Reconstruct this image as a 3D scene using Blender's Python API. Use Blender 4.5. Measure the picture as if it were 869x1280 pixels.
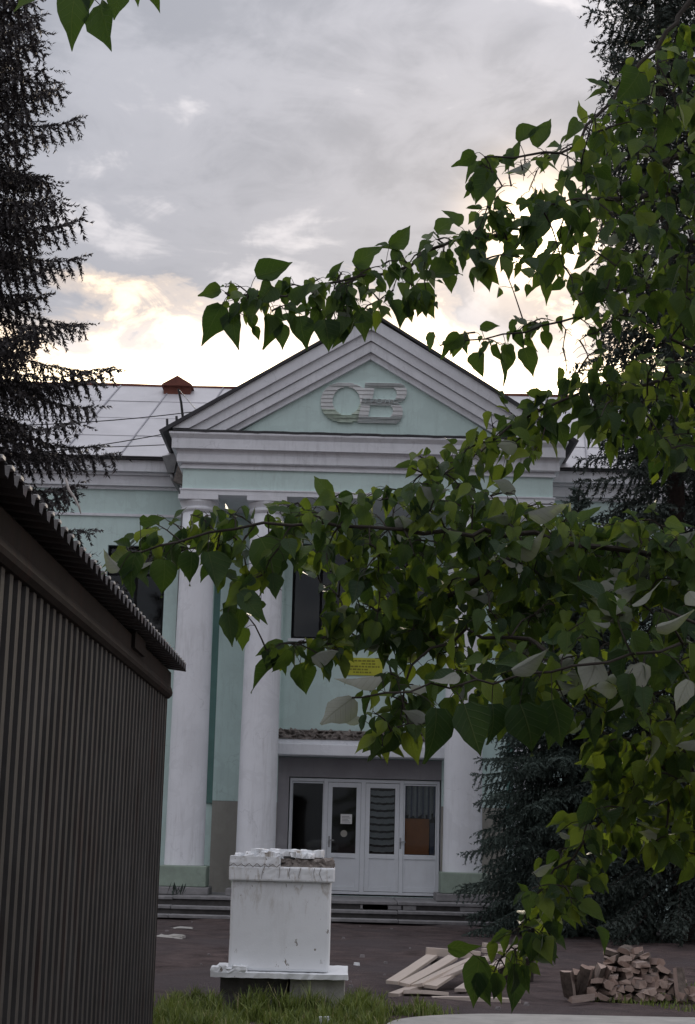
import bpy, math, random
import numpy as np
from mathutils import Vector, Matrix
R = math.radians
rnd = random.Random(7)
for o in list(bpy.data.objects): bpy.data.objects.remove(o)
scene = bpy.context.scene
COL = scene.collection

# ------------------------------------------------------------------ camera
FPX, W0, H0 = 2050.0, 869.0, 1280.0
PITCH, ROLL, EYE = math.atan(406/2050.0), 0.0256, 1.65
fw = Vector((0, math.cos(PITCH), math.sin(PITCH)))
u0 = Vector((0, -math.sin(PITCH), math.cos(PITCH)))
r0 = Vector((1, 0, 0))
CR = r0*math.cos(ROLL) + u0*math.sin(ROLL)
CU = u0*math.cos(ROLL) - r0*math.sin(ROLL)
CAM = Vector((0, 0, EYE))
cd = bpy.data.cameras.new('camera'); cam = bpy.data.objects.new('camera', cd); COL.objects.link(cam)
m = Matrix.Identity(4)
for i in range(3):
    m[i][0], m[i][1], m[i][2], m[i][3] = CR[i], CU[i], -fw[i], CAM[i]
cam.matrix_world = m
cd.sensor_fit = 'VERTICAL'; cd.sensor_height = 36.0; cd.lens = FPX/H0*36.0
cd.clip_start = 0.05; cd.clip_end = 3000
scene.camera = cam
scene.render.resolution_x, scene.render.resolution_y = 695, 1024

# ------------------------------------------------------------------ sky and sun
SUN_AZ, SUN_EL = R(6.8), R(20.8)         # azimuth from +Y towards +X
SUN_DIR = Vector((math.sin(SUN_AZ)*math.cos(SUN_EL), math.cos(SUN_AZ)*math.cos(SUN_EL), math.sin(SUN_EL)))
world = bpy.data.worlds.new('World'); scene.world = world; world.use_nodes = True
nt = world.node_tree; nt.nodes.clear()
N = nt.nodes.new; L = nt.links.new
def wm(op, a, b=None, c=None, clamp=False):
    n = N('ShaderNodeMath'); n.operation = op; n.use_clamp = clamp
    for i, v in enumerate((a, b, c)):
        if v is None: continue
        if isinstance(v, (int, float)): n.inputs[i].default_value = v
        else: L(v, n.inputs[i])
    return n.outputs[0]
tc = N('ShaderNodeTexCoord'); sep = N('ShaderNodeSeparateXYZ'); L(tc.outputs['Generated'], sep.inputs[0])
el = wm('MULTIPLY', wm('ARCSINE', sep.outputs['Z']), 57.2958)
az = wm('MULTIPLY', wm('ARCTAN2', sep.outputs['X'], sep.outputs['Y']), 57.2958)
def wnoise(scale, zs, detail, rough, off, dist=0.0):
    mp = N('ShaderNodeMapping'); mp.inputs['Scale'].default_value = (1, 1, zs); mp.inputs['Location'].default_value = off
    L(tc.outputs['Generated'], mp.inputs['Vector'])
    n = N('ShaderNodeTexNoise'); n.inputs['Scale'].default_value = scale; n.inputs['Detail'].default_value = detail
    n.inputs['Roughness'].default_value = rough; n.inputs['Distortion'].default_value = dist
    L(mp.outputs[0], n.inputs['Vector']); return n.outputs['Fac']
def wramp(fac, stops):
    n = N('ShaderNodeValToRGB'); cr = n.color_ramp; cr.interpolation = 'EASE'
    while len(cr.elements) < len(stops): cr.elements.new(0.5)
    for e, (p, c) in zip(cr.elements, stops): e.position = p; e.color = (*c, 1)
    L(fac, n.inputs[0]); return n.outputs[0]
def wmix(fac, a, b):
    n = N('ShaderNodeMix'); n.data_type = 'RGBA'
    if isinstance(fac, (int, float)): n.inputs[0].default_value = fac
    else: L(fac, n.inputs[0])
    L(a, n.inputs[6]); L(b, n.inputs[7]); return n.outputs[2]
def wscale(col, k):
    n = N('ShaderNodeVectorMath'); n.operation = 'SCALE'; L(col, n.inputs[0]); n.inputs['Scale'].default_value = k; return n.outputs[0]
n_big = wnoise(3.2, 2.6, 3, 0.55, (3.4, 2.1, 1.5), 0.3)
n_mid = wnoise(9.0, 2.2, 5, 0.6, (8.2, 5.2, 6.2), 0.6)
n_fine = wnoise(26, 1.6, 5, 0.62, (5.7, 1.2, 4.3), 0.8)
cl = wm('ADD', wm('MULTIPLY', n_big, 0.55), wm('ADD', wm('MULTIPLY', n_mid, 0.33), wm('MULTIPLY', n_fine, 0.12)))
cloud = wramp(cl, [(0.385, (0.165, 0.175, 0.203)), (0.485, (0.225, 0.232, 0.262)), (0.55, (0.37, 0.362, 0.382)), (0.62, (0.59, 0.565, 0.57))])
# an overcast deck is brighter overhead than near the horizon (made steeper than CIE to add fill light)
zenith_gain = wm('DIVIDE', wm('ADD', 1.0, wm('MULTIPLY', wm('MAXIMUM', sep.outputs['Z'], 0.0), 3.0)), 2.1)
zenith_n = N('ShaderNodeVectorMath'); zenith_n.operation = 'SCALE'; L(cloud, zenith_n.inputs[0]); L(zenith_gain, zenith_n.inputs['Scale']); cloud = zenith_n.outputs[0]
# clear strip under the cloud deck, strongest towards the hidden sun
daz = wm('SUBTRACT', az, math.degrees(SUN_AZ))
azf = wm('DIVIDE', 1.0, wm('ADD', 1.0, wm('POWER', wm('ABSOLUTE', wm('DIVIDE', daz, 34.0)), 2.0)))
ell = wm('ADD', el, wm('MULTIPLY', wm('SUBTRACT', n_mid, 0.5), 7.0))
ell = wm('ADD', ell, wm('MULTIPLY', wm('SUBTRACT', n_fine, 0.5), 4.5))
gap = wm('MULTIPLY', wm('DIVIDE', wm('SUBTRACT', 18.6, ell), 3.0, None, True), azf)
# thinner cloud round the sun
dot = N('ShaderNodeVectorMath'); dot.operation = 'DOT_PRODUCT'; L(tc.outputs['Generated'], dot.inputs[0]); dot.inputs[1].default_value = SUN_DIR
ang = wm('MULTIPLY', wm('ARCCOSINE', wm('MINIMUM', dot.outputs['Value'], 1.0)), 57.2958)
near = wm('POWER', 2.718, wm('MULTIPLY', wm('POWER', wm('DIVIDE', ang, 2.1), 2.0), -1.0))
thin = wm('MULTIPLY', near, wm('MULTIPLY', wm('SUBTRACT', n_mid, 0.10), 2.4, None, True))
halo = wm('POWER', 2.718, wm('MULTIPLY', wm('DIVIDE', ang, 9.0), -1.0))
glow = wm('MAXIMUM', gap, thin)
bright = wramp(glow, [(0.0, (0, 0, 0)), (0.22, (0.15, 0.105, 0.06)), (0.5, (0.60, 0.43, 0.24)), (1.0, (2.2, 1.75, 1.1))])
add = N('ShaderNodeVectorMath'); add.operation = 'ADD'; L(cloud, add.inputs[0]); L(bright, add.inputs[1])
halo_c = N('ShaderNodeVectorMath'); halo_c.operation = 'SCALE'; halo_c.inputs[0].default_value = (0.10, 0.075, 0.05); L(halo, halo_c.inputs['Scale'])
add2 = N('ShaderNodeVectorMath'); add2.operation = 'ADD'; L(add.outputs[0], add2.inputs[0]); L(halo_c.outputs[0], add2.inputs[1])
sky = N('ShaderNodeTexSky'); sky.sky_type = 'NISHITA'; sky.sun_disc = False
sky.sun_elevation = SUN_EL; sky.sun_rotation = SUN_AZ
mixed = wmix(0.98, sky.outputs[0], wscale(add2.outputs[0], 10.0))
bg = N('ShaderNodeBackground'); bg.inputs['Strength'].default_value = 0.1; L(mixed, bg.inputs[0])
wo = N('ShaderNodeOutputWorld'); L(bg.outputs[0], wo.inputs[0])
sd = bpy.data.lights.new('sun', 'SUN'); sd.energy = 0.9; sd.angle = R(12); sd.color = (1.0, 0.86, 0.70)
so = bpy.data.objects.new('sun', sd); COL.objects.link(so); so.location = (10, 60, 40)
so.rotation_euler = (-SUN_DIR).to_track_quat('-Z', 'Y').to_euler()
vs = scene.view_settings
vs.view_transform = 'Standard'; vs.look = 'None'; vs.exposure = 1.0; vs.gamma = 1.0; vs.use_curve_mapping = False
scene.render.engine = 'CYCLES'
scene.cycles.max_bounces = 8; scene.cycles.transparent_max_bounces = 12

# ------------------------------------------------------------------ pixel -> place
def ray(px, py): return fw + CR*((px-434.5)/FPX) + CU*((640.0-py)/FPX)
def at(px, py, Y):
    d = ray(px, py); return CAM + d*(Y/d.y)
def on_ground(px, py, z=0.0):
    d = ray(px, py); return CAM + d*((z-EYE)/d.z)
def pix(p):
    v = Vector(p)-CAM; z = v.dot(fw)
    return 434.5 + v.dot(CR)/z*FPX, 640.0 - v.dot(CU)/z*FPX, z

# ------------------------------------------------------------------ materials
def newmat(name):
    mt = bpy.data.materials.new(name); mt.use_nodes = True; mt.node_tree.nodes.clear(); return mt
class G:
    def __init__(s, mt): s.t = mt.node_tree
    def n(s, typ, **kw):
        x = s.t.nodes.new(typ)
        for k, v in kw.items(): setattr(x, k, v)
        return x
    def l(s, a, b): s.t.links.new(a, b)
    def put(s, sock, v):
        if isinstance(v, (int, float)): sock.default_value = v
        elif isinstance(v, (tuple, list)): sock.default_value = (*v, 1) if len(v) == 3 and sock.type == 'RGBA' else v
        else: s.l(v, sock)
    def math(s, op, a, b=None, clamp=False):
        x = s.n('ShaderNodeMath', operation=op, use_clamp=clamp); s.put(x.inputs[0], a)
        if b is not None: s.put(x.inputs[1], b)
        return x.outputs[0]
    def mix(s, f, a, b, blend='MIX'):
        x = s.n('ShaderNodeMix', data_type='RGBA', blend_type=blend); s.put(x.inputs[0], f); s.put(x.inputs[6], a); s.put(x.inputs[7], b); return x.outputs[2]
    def noise(s, vec, scale, detail=5, rough=0.6, stretch=(1, 1, 1), dist=0):
        mp = s.n('ShaderNodeMapping'); mp.inputs['Scale'].default_value = stretch; s.l(vec, mp.inputs['Vector'])
        x = s.n('ShaderNodeTexNoise'); x.inputs['Scale'].default_value = scale; x.inputs['Detail'].default_value = detail
        x.inputs['Roughness'].default_value = rough; x.inputs['Distortion'].default_value = dist
        s.l(mp.outputs[0], x.inputs['Vector']); return x.outputs['Fac']
    def ramp(s, f, stops):
        x = s.n('ShaderNodeValToRGB'); cr = x.color_ramp
        while len(cr.elements) < len(stops): cr.elements.new(0.5)
        for e, (p, c) in zip(cr.elements, stops):
            e.position = p; e.color = (c, c, c, 1) if isinstance(c, (int, float)) else (*c, 1)
        s.l(f, x.inputs[0]); return x.outputs[0]
    def pos(s): return s.n('ShaderNodeNewGeometry').outputs['Position']
    def bump(s, h, strength, dist):
        b = s.n('ShaderNodeBump'); b.inputs['Strength'].default_value = strength; b.inputs['Distance'].default_value = dist; s.l(h, b.inputs['Height']); return b.outputs[0]
    def out(s, col, rough=0.8, normal=None, metal=0.0, spec=0.3):
        p = s.n('ShaderNodeBsdfPrincipled'); s.put(p.inputs['Base Color'], col); s.put(p.inputs['Roughness'], rough)
        p.inputs['Metallic'].default_value = metal; p.inputs['Specular IOR Level'].default_value = spec
        if normal is not None: s.l(normal, p.inputs['Normal'])
        o = s.n('ShaderNodeOutputMaterial'); s.l(p.outputs[0], o.inputs[0]); return p
M = {}
def plain(name, c, rough=0.75, var=0.18, scale=6.0, bump=0.15, dirt=None, streak=0.0, metal=0.0, spec=0.3, fine=60):
    """mottled surface: base colour, large blotches, optional vertical dirt runs, fine grain relief"""
    mt = newmat(name); g = G(mt); p = g.pos()
    a = g.noise(p, scale, 5, 0.65); b = g.noise(p, fine, 3, 0.6)
    lo = tuple(x*(1-var) for x in c); hi = tuple(min(1, x*(1+var*0.6)) for x in c)
    col = g.mix(g.ramp(a, [(0.3, 0.0), (0.7, 1.0)]), lo, hi)
    if streak:
        s1 = g.noise(p, 5.0, 4, 0.7, (1.6, 1.6, 0.16)); s2 = g.noise(p, 0.9, 3, 0.6)
        f = g.math('MULTIPLY', g.ramp(s1, [(0.5, 0.0), (0.72, 1.0)]), g.ramp(s2, [(0.4, 0.15), (0.65, 1.0)]))
        col = g.mix(g.math('MULTIPLY', f, streak), col, dirt or tuple(x*0.4 for x in c))
    h = g.math('ADD', g.math('MULTIPLY', a, 0.6), g.math('MULTIPLY', b, 0.4))
    if name in ('green_plaster', 'white_plaster', 'cornice', 'grey_plaster', 'plinth_green', 'dado_paint'):
        pn = g.noise(p, 0.75, 4, 0.7, (1, 1, 1.3), 0.6)
        col = g.mix(g.math('MULTIPLY', g.ramp(pn, [(0.545, 0.0), (0.56, 1.0)]), 0.55), col, tuple(x*0.90 for x in c))
        sm = g.noise(p, 2.4, 6, 0.75, (1, 1, 0.5), 1.0)
        col = g.mix(g.math('MULTIPLY', g.ramp(sm, [(0.56, 0.0), (0.70, 1.0)]), 0.25), col, tuple(x*0.66 for x in c))
        vo = g.n('ShaderNodeTexVoronoi', feature='DISTANCE_TO_EDGE'); vo.inputs['Scale'].default_value = 0.7
        wv = g.n('ShaderNodeVectorMath', operation='ADD'); g.l(p, wv.inputs[0])
        nv = g.n('ShaderNodeTexNoise'); nv.inputs['Scale'].default_value = 2.5; nv.inputs['Detail'].default_value = 6; g.l(p, nv.inputs['Vector']); g.l(nv.outputs['Color'], wv.inputs[1])
        g.l(wv.outputs[0], vo.inputs['Vector'])
        ck = g.math('MULTIPLY', g.ramp(vo.outputs['Distance'], [(0.0, 1.0), (0.012, 0.0)]), g.ramp(pn, [(0.44, 1.0), (0.52, 0.0)]))
        col = g.mix(g.math('MULTIPLY', ck, 0.22), col, tuple(x*0.35 for x in c))
    g.out(col, rough, g.bump(h, bump, 0.02) if bump else None, metal, spec); M[name] = mt
plain('green_plaster', (0.64, 0.80, 0.77), 0.85, 0.07, 1.3, 0.08, (0.34, 0.44, 0.40), 0.5)
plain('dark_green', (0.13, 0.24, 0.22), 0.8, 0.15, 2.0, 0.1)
plain('plinth_green', (0.30, 0.37, 0.31), 0.85, 0.2, 3.0, 0.2, (0.2, 0.2, 0.17), 0.5)
plain('white_plaster', (0.82, 0.84, 0.88), 0.85, 0.06, 1.2, 0.08, (0.46, 0.46, 0.47), 0.5)
plain('grey_plaster', (0.34, 0.33, 0.35), 0.9, 0.14, 1.8, 0.15, (0.22, 0.21, 0.21), 0.5)
plain('dado_paint', (0.36, 0.345, 0.31), 0.9, 0.16, 2.0, 0.15, (0.18, 0.17, 0.16), 0.5)
plain('cornice', (0.83, 0.85, 0.89), 0.85, 0.08, 2.2, 0.10, (0.42, 0.43, 0.45), 0.45)
plain('crumbled', (0.25, 0.22, 0.20), 0.95, 0.55, 9.0, 0.9)
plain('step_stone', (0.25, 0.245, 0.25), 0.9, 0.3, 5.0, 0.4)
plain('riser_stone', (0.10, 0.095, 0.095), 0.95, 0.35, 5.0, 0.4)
plain('upvc', (0.77, 0.80, 0.84), 0.35, 0.05, 3.0, 0.0, (0.45, 0.45, 0.45), 0.25, spec=0.4)
plain('old_white_paint', (0.62, 0.62, 0.62), 0.6, 0.15, 4, 0.15)
plain('flashing', (0.05, 0.05, 0.055), 0.6, 0.25, 5, 0.2)
plain('roof_sheet', (0.55, 0.545, 0.57), 0.5, 0.14, 0.9, 0.06, (0.55, 0.54, 0.54), 0.35, spec=0.5)
plain('roof_seam', (0.34, 0.34, 0.37), 0.6, 0.2, 3, 0.1)
plain('rust_red', (0.17, 0.062, 0.045), 0.8, 0.3, 6, 0.3)
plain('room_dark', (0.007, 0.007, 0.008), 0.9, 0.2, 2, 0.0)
plain('emblem_paint', (0.80, 0.82, 0.82), 0.75, 0.10, 3, 0.1, (0.20, 0.26, 0.22), 0.5)
plain('emblem_moss', (0.60, 0.70, 0.60), 0.8, 0.25, 7, 0.2)
plain('emblem_ink', (0.42, 0.48, 0.48), 0.8, 0.1, 4, 0.0)
plain('sign_yellow', (0.55, 0.55, 0.06), 0.6, 0.1, 4, 0.0)
plain('sign_ink', (0.26, 0.25, 0.04), 0.8, 0.1, 4, 0.0)
plain('paper', (0.75, 0.75, 0.74), 0.8, 0.06, 9, 0.0)
plain('ink', (0.03, 0.03, 0.03), 0.8, 0.1, 4, 0.0)
plain('curtain', (0.62, 0.62, 0.64), 0.9, 0.1, 9, 0.0)
plain('curtain_blue', (0.20, 0.22, 0.32), 0.9, 0.1, 9, 0.0)
plain('hardboard', (0.78, 0.25, 0.05), 0.6, 0.15, 3, 0.05)
plain('galvanised', (0.34, 0.35, 0.36), 0.45, 0.25, 7, 0.1, metal=0.6)
plain('cable_black', (0.02, 0.02, 0.02), 0.6, 0.1, 4, 0.0)
plain('garage_paint', (0.050, 0.049, 0.049), 0.7, 0.35, 2.5, 0.10, (0.040, 0.020, 0.016), 0.9, spec=0.2)
plain('garage_fascia', (0.022, 0.018, 0.017), 0.85, 0.35, 3.0, 0.15, (0.06, 0.022, 0.018), 0.6, spec=0.08)
plain('garage_roof', (0.075, 0.07, 0.07), 0.5, 0.35, 6, 0.2, (0.12, 0.06, 0.04), 0.6, metal=0.3)
plain('rib_glint', (0.50, 0.50, 0.50), 0.5, 0.3, 14, 0.1, metal=0.2)
plain('concrete', (0.40, 0.385, 0.36), 0.9, 0.22, 3.5, 0.35)
plain('block_concrete', (0.36, 0.35, 0.33), 0.9, 0.3, 5, 0.4)
plain('plank_wood', (0.48, 0.39, 0.31), 0.8, 0.25, 5, 0.2)
plain('log_bark', (0.13, 0.105, 0.09), 0.95, 0.5, 14, 0.8)
plain('bark', (0.055, 0.046, 0.040), 0.95, 0.5, 14, 0.8)
plain('spruce_bark', (0.045, 0.034, 0.030), 0.95, 0.5, 10, 0.8)
plain('stone_bits', (0.24, 0.22, 0.22), 0.9, 0.35, 12, 0.5)
plain('twig_bark', (0.040, 0.034, 0.028), 0.85, 0.3, 30, 0.2)
plain('dead_wood', (0.45, 0.42, 0.40), 0.9, 0.2, 20, 0.3)

def wood_mat():
    mt = newmat('plank_grain'); g = G(mt); tcn = g.n('ShaderNodeTexCoord'); oi = g.n('ShaderNodeObjectInfo')
    a = g.noise(tcn.outputs['Object'], 9, 5, 0.6, (0.12, 2.5, 2.5), 0.6); b = g.noise(g.pos(), 2.2, 4, 0.6)
    col = g.mix(a, (0.40, 0.32, 0.27), (0.66, 0.57, 0.50))
    col = g.mix(g.math('MULTIPLY', b, 0.5), col, (0.34, 0.31, 0.30))
    col = g.mix(g.math('MULTIPLY', oi.outputs['Random'], 0.45), col, (0.60, 0.52, 0.44))
    g.out(col, 0.8, g.bump(a, 0.3, 0.01)); M['plank_grain'] = mt
    mt = newmat('split_wood'); g = G(mt); tcn = g.n('ShaderNodeTexCoord'); oi = g.n('ShaderNodeObjectInfo')
    a = g.noise(tcn.outputs['Object'], 14, 5, 0.65, (3, 0.35, 3), 0.4)
    col = g.mix(a, (0.17, 0.125, 0.11), (0.50, 0.42, 0.37))
    col = g.mix(g.math('MULTIPLY', oi.outputs['Random'], 0.6), col, (0.21, 0.13, 0.105))
    g.out(col, 0.85, g.bump(a, 0.5, 0.01)); M['split_wood'] = mt
    mt = newmat('cut_end'); g = G(mt); tcn = g.n('ShaderNodeTexCoord'); oi = g.n('ShaderNodeObjectInfo')
    a = g.noise(tcn.outputs['Object'], 30, 4, 0.65, (1, 0.2, 1), 0.8)
    col = g.mix(a, (0.30, 0.215, 0.175), (0.58, 0.47, 0.41))
    col = g.mix(g.math('MULTIPLY', oi.outputs['Random'], 0.7), col, (0.22, 0.145, 0.115))
    g.out(col, 0.9, g.bump(a, 0.5, 0.01)); M['cut_end'] = mt
wood_mat()
def ped_mat():
    """white limewash on render, flaked patches with grey render under, runs below the cap"""
    mt = newmat('limewash'); g = G(mt); p = g.pos()
    a = g.noise(p, 2.2, 5, 0.6); b = g.noise(p, 14, 5, 0.7, (1, 1, 0.55)); f = g.noise(p, 70, 3, 0.6)
    big = g.noise(p, 3.1, 3, 0.5, (1, 1, 0.7))
    col = g.mix(a, (0.78, 0.80, 0.82), (0.86, 0.88, 0.90))
    run = g.noise(p, 6, 4, 0.6, (1.0, 1.0, 0.22), 0.4)
    col = g.mix(g.ramp(run, [(0.57, 0.0), (0.78, 0.35)]), col, (0.42, 0.40, 0.36))
    sz = g.n('ShaderNodeSeparateXYZ'); g.l(p, sz.inputs[0])
    top = g.math('MULTIPLY', g.math('SUBTRACT', sz.outputs['Z'], 0.80), 2.2, True)
    r2 = g.noise(p, 13, 5, 0.7, (1, 1, 0.30), 0.5)
    col = g.mix(g.math('MULTIPLY', top, g.ramp(r2, [(0.52, 0.0), (0.66, 0.8)])), col, (0.36, 0.31, 0.25))
    chip = g.math('MULTIPLY', g.ramp(b, [(0.625, 0.0), (0.645, 1.0)]), g.ramp(big, [(0.47, 0.0), (0.53, 1.0)]))
    col = g.mix(chip, col, (0.26, 0.235, 0.21))
    h = g.math('SUBTRACT', g.math('MULTIPLY', f, 0.3), chip)
    g.out(col, 0.85, g.bump(h, 0.5, 0.008)); M['limewash'] = mt
ped_mat()
def ground_mat():
    mt = newmat('dirt'); g = G(mt); p = g.pos()
    a = g.noise(p, 0.35, 5, 0.6); b = g.noise(p, 2.2, 6, 0.7, (1, 1, 1), 0.5); c = g.noise(p, 26, 4, 0.7)
    d = g.noise(p, 90, 2, 0.6)
    col = g.mix(g.ramp(b, [(0.32, 0.0), (0.68, 1.0)]), (0.036, 0.024, 0.023), (0.150, 0.108, 0.102))
    col = g.mix(g.ramp(a, [(0.42, 0.0), (0.62, 0.8)]), col, (0.085, 0.070, 0.073))
    col = g.mix(g.ramp(c, [(0.6, 0.0), (0.75, 0.75)]), col, (0.17, 0.145, 0.15))
    col = g.mix(g.ramp(d, [(0.36, 0.6), (0.46, 0.0)]), col, (0.028, 0.021, 0.022))
    h = g.math('ADD', g.math('MULTIPLY', b, 0.7), g.math('ADD', g.math('MULTIPLY', c, 0.25), g.math('MULTIPLY', d, 0.1)))
    g.out(col, 0.95, g.bump(h, 1.0, 0.12)); M['dirt'] = mt
ground_mat()
def glass_mat():
    mt = newmat('window_glass'); g = G(mt)
    gl = g.n('ShaderNodeBsdfGlossy'); gl.inputs['Roughness'].default_value = 0.03; gl.inputs['Color'].default_value = (0.9, 0.92, 0.95, 1)
    tr = g.n('ShaderNodeBsdfTransparent'); tr.inputs['Color'].default_value = (0.72, 0.75, 0.75, 1)
    fr = g.n('ShaderNodeFresnel'); fr.inputs['IOR'].default_value = 1.45
    mx = g.n('ShaderNodeMixShader'); g.l(fr.outputs[0], mx.inputs[0]); g.l(tr.outputs[0], mx.inputs[1]); g.l(gl.outputs[0], mx.inputs[2])
    o = g.n('ShaderNodeOutputMaterial'); g.l(mx.outputs[0], o.inputs[0]); M['window_glass'] = mt
glass_mat()
def leaf_mat():
    mt = newmat('poplar_leaf'); g = G(mt)
    oi = g.n('ShaderNodeObjectInfo'); at_ = g.n('ShaderNodeAttribute'); at_.attribute_name = 'tone'
    oc = g.n('ShaderNodeSeparateColor'); g.l(oi.outputs['Color'], oc.inputs[0])
    v = g.math('ADD', oc.outputs[0], at_.outputs['Fac'], True)
    uvn = g.n('ShaderNodeUVMap'); sp = g.n('ShaderNodeSeparateXYZ'); g.l(uvn.outputs[0], sp.inputs[0])
    u = g.math('ABSOLUTE', g.math('SUBTRACT', sp.outputs['X'], 0.5)); w = sp.outputs['Y']
    ph = g.math('FRACT', g.math('MULTIPLY', g.math('SUBTRACT', w, g.math('MULTIPLY', u, 0.62)), 6.5))
    vein = g.math('SUBTRACT', 1.0, g.math('MULTIPLY', g.math('ABSOLUTE', g.math('SUBTRACT', ph, 0.5)), 9.0), True)
    mid = g.math('SUBTRACT', 1.0, g.math('MULTIPLY', u, 38.0), True)
    vn = g.math('MAXIMUM', g.math('MULTIPLY', vein, 0.45), mid)
    top = g.ramp(v, [(0.0, (0.020, 0.046, 0.022)), (0.35, (0.036, 0.076, 0.026)), (0.65, (0.062, 0.112, 0.028)), (1.0, (0.12, 0.175, 0.036))])
    top = g.mix(g.math('MULTIPLY', vn, 0.5), top, (0.16, 0.19, 0.08))
    und = g.ramp(v, [(0.0, (0.20, 0.22, 0.19)), (1.0, (0.40, 0.41, 0.37))])
    und = g.mix(g.math('MULTIPLY', vn, 0.5), und, (0.22, 0.22, 0.16))
    bf = g.n('ShaderNodeNewGeometry').outputs['Backfacing']
    col = g.mix(bf, top, und)
    nz = g.noise(g.pos(), 40, 3, 0.6)
    col = g.mix(g.math('MULTIPLY', nz, 0.35), col, g.mix(0.5, col, (0.03, 0.03, 0.01)))
    pr = g.n('ShaderNodeBsdfPrincipled'); g.l(col, pr.inputs['Base Color'])
    g.put(pr.inputs['Roughness'], g.mix(bf, (0.42,)*3, (0.75,)*3)); pr.inputs['Specular IOR Level'].default_value = 0.18
    g.l(g.bump(vn, 0.5, 0.003), pr.inputs['Normal'])
    tr = g.n('ShaderNodeBsdfTranslucent')
    tcol = g.ramp(v, [(0.0, (0.05, 0.10, 0.016)), (0.55, (0.11, 0.18, 0.022)), (1.0, (0.27, 0.36, 0.03))])
    g.l(tcol, tr.inputs['Color'])
    ad = g.n('ShaderNodeMixShader'); ad.inputs[0].default_value = 0.40
    g.l(pr.outputs[0], ad.inputs[1]); g.l(tr.outputs[0], ad.inputs[2])
    o = g.n('ShaderNodeOutputMaterial'); g.l(ad.outputs[0], o.inputs[0]); M['poplar_leaf'] = mt
leaf_mat()
def needle_mat(name, a, b):
    mt = newmat(name); g = G(mt); p = g.pos()
    n1 = g.noise(p, 1.3, 4, 0.6); n2 = g.noise(p, 14, 2, 0.6)
    col = g.mix(g.math('ADD', g.math('MULTIPLY', n1, 0.5), g.math('MULTIPLY', n2, 0.5)), a, b)
    g.out(col, 0.6, None, 0, 0.25); M[name] = mt
needle_mat('needles_dark', (0.030, 0.029, 0.033), (0.088, 0.080, 0.080))
needle_mat('needles_green', (0.026, 0.036, 0.032), (0.072, 0.092, 0.078))
needle_mat('needles_blue', (0.034, 0.050, 0.043), (0.110, 0.148, 0.128))
def grass_mat():
    mt = newmat('grass_blade'); g = G(mt)
    a = g.n('ShaderNodeAttribute'); a.attribute_name = 'tone'
    col = g.ramp(a.outputs['Fac'], [(0.0, (0.06, 0.09, 0.022)), (0.5, (0.16, 0.215, 0.05)), (0.85, (0.27, 0.31, 0.09)), (1.0, (0.42, 0.36, 0.20))])
    pr = g.n('ShaderNodeBsdfPrincipled'); g.l(col, pr.inputs['Base Color']); pr.inputs['Roughness'].default_value = 0.6
    tr = g.n('ShaderNodeBsdfTranslucent'); g.l(g.mix(0.5, col, (0.20, 0.26, 0.03)), tr.inputs['Color'])
    mx = g.n('ShaderNodeMixShader'); mx.inputs[0].default_value = 0.35; g.l(pr.outputs[0], mx.inputs[1]); g.l(tr.outputs[0], mx.inputs[2])
    o = g.n('ShaderNodeOutputMaterial'); g.l(mx.outputs[0], o.inputs[0]); M['grass_blade'] = mt
grass_mat()

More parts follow.
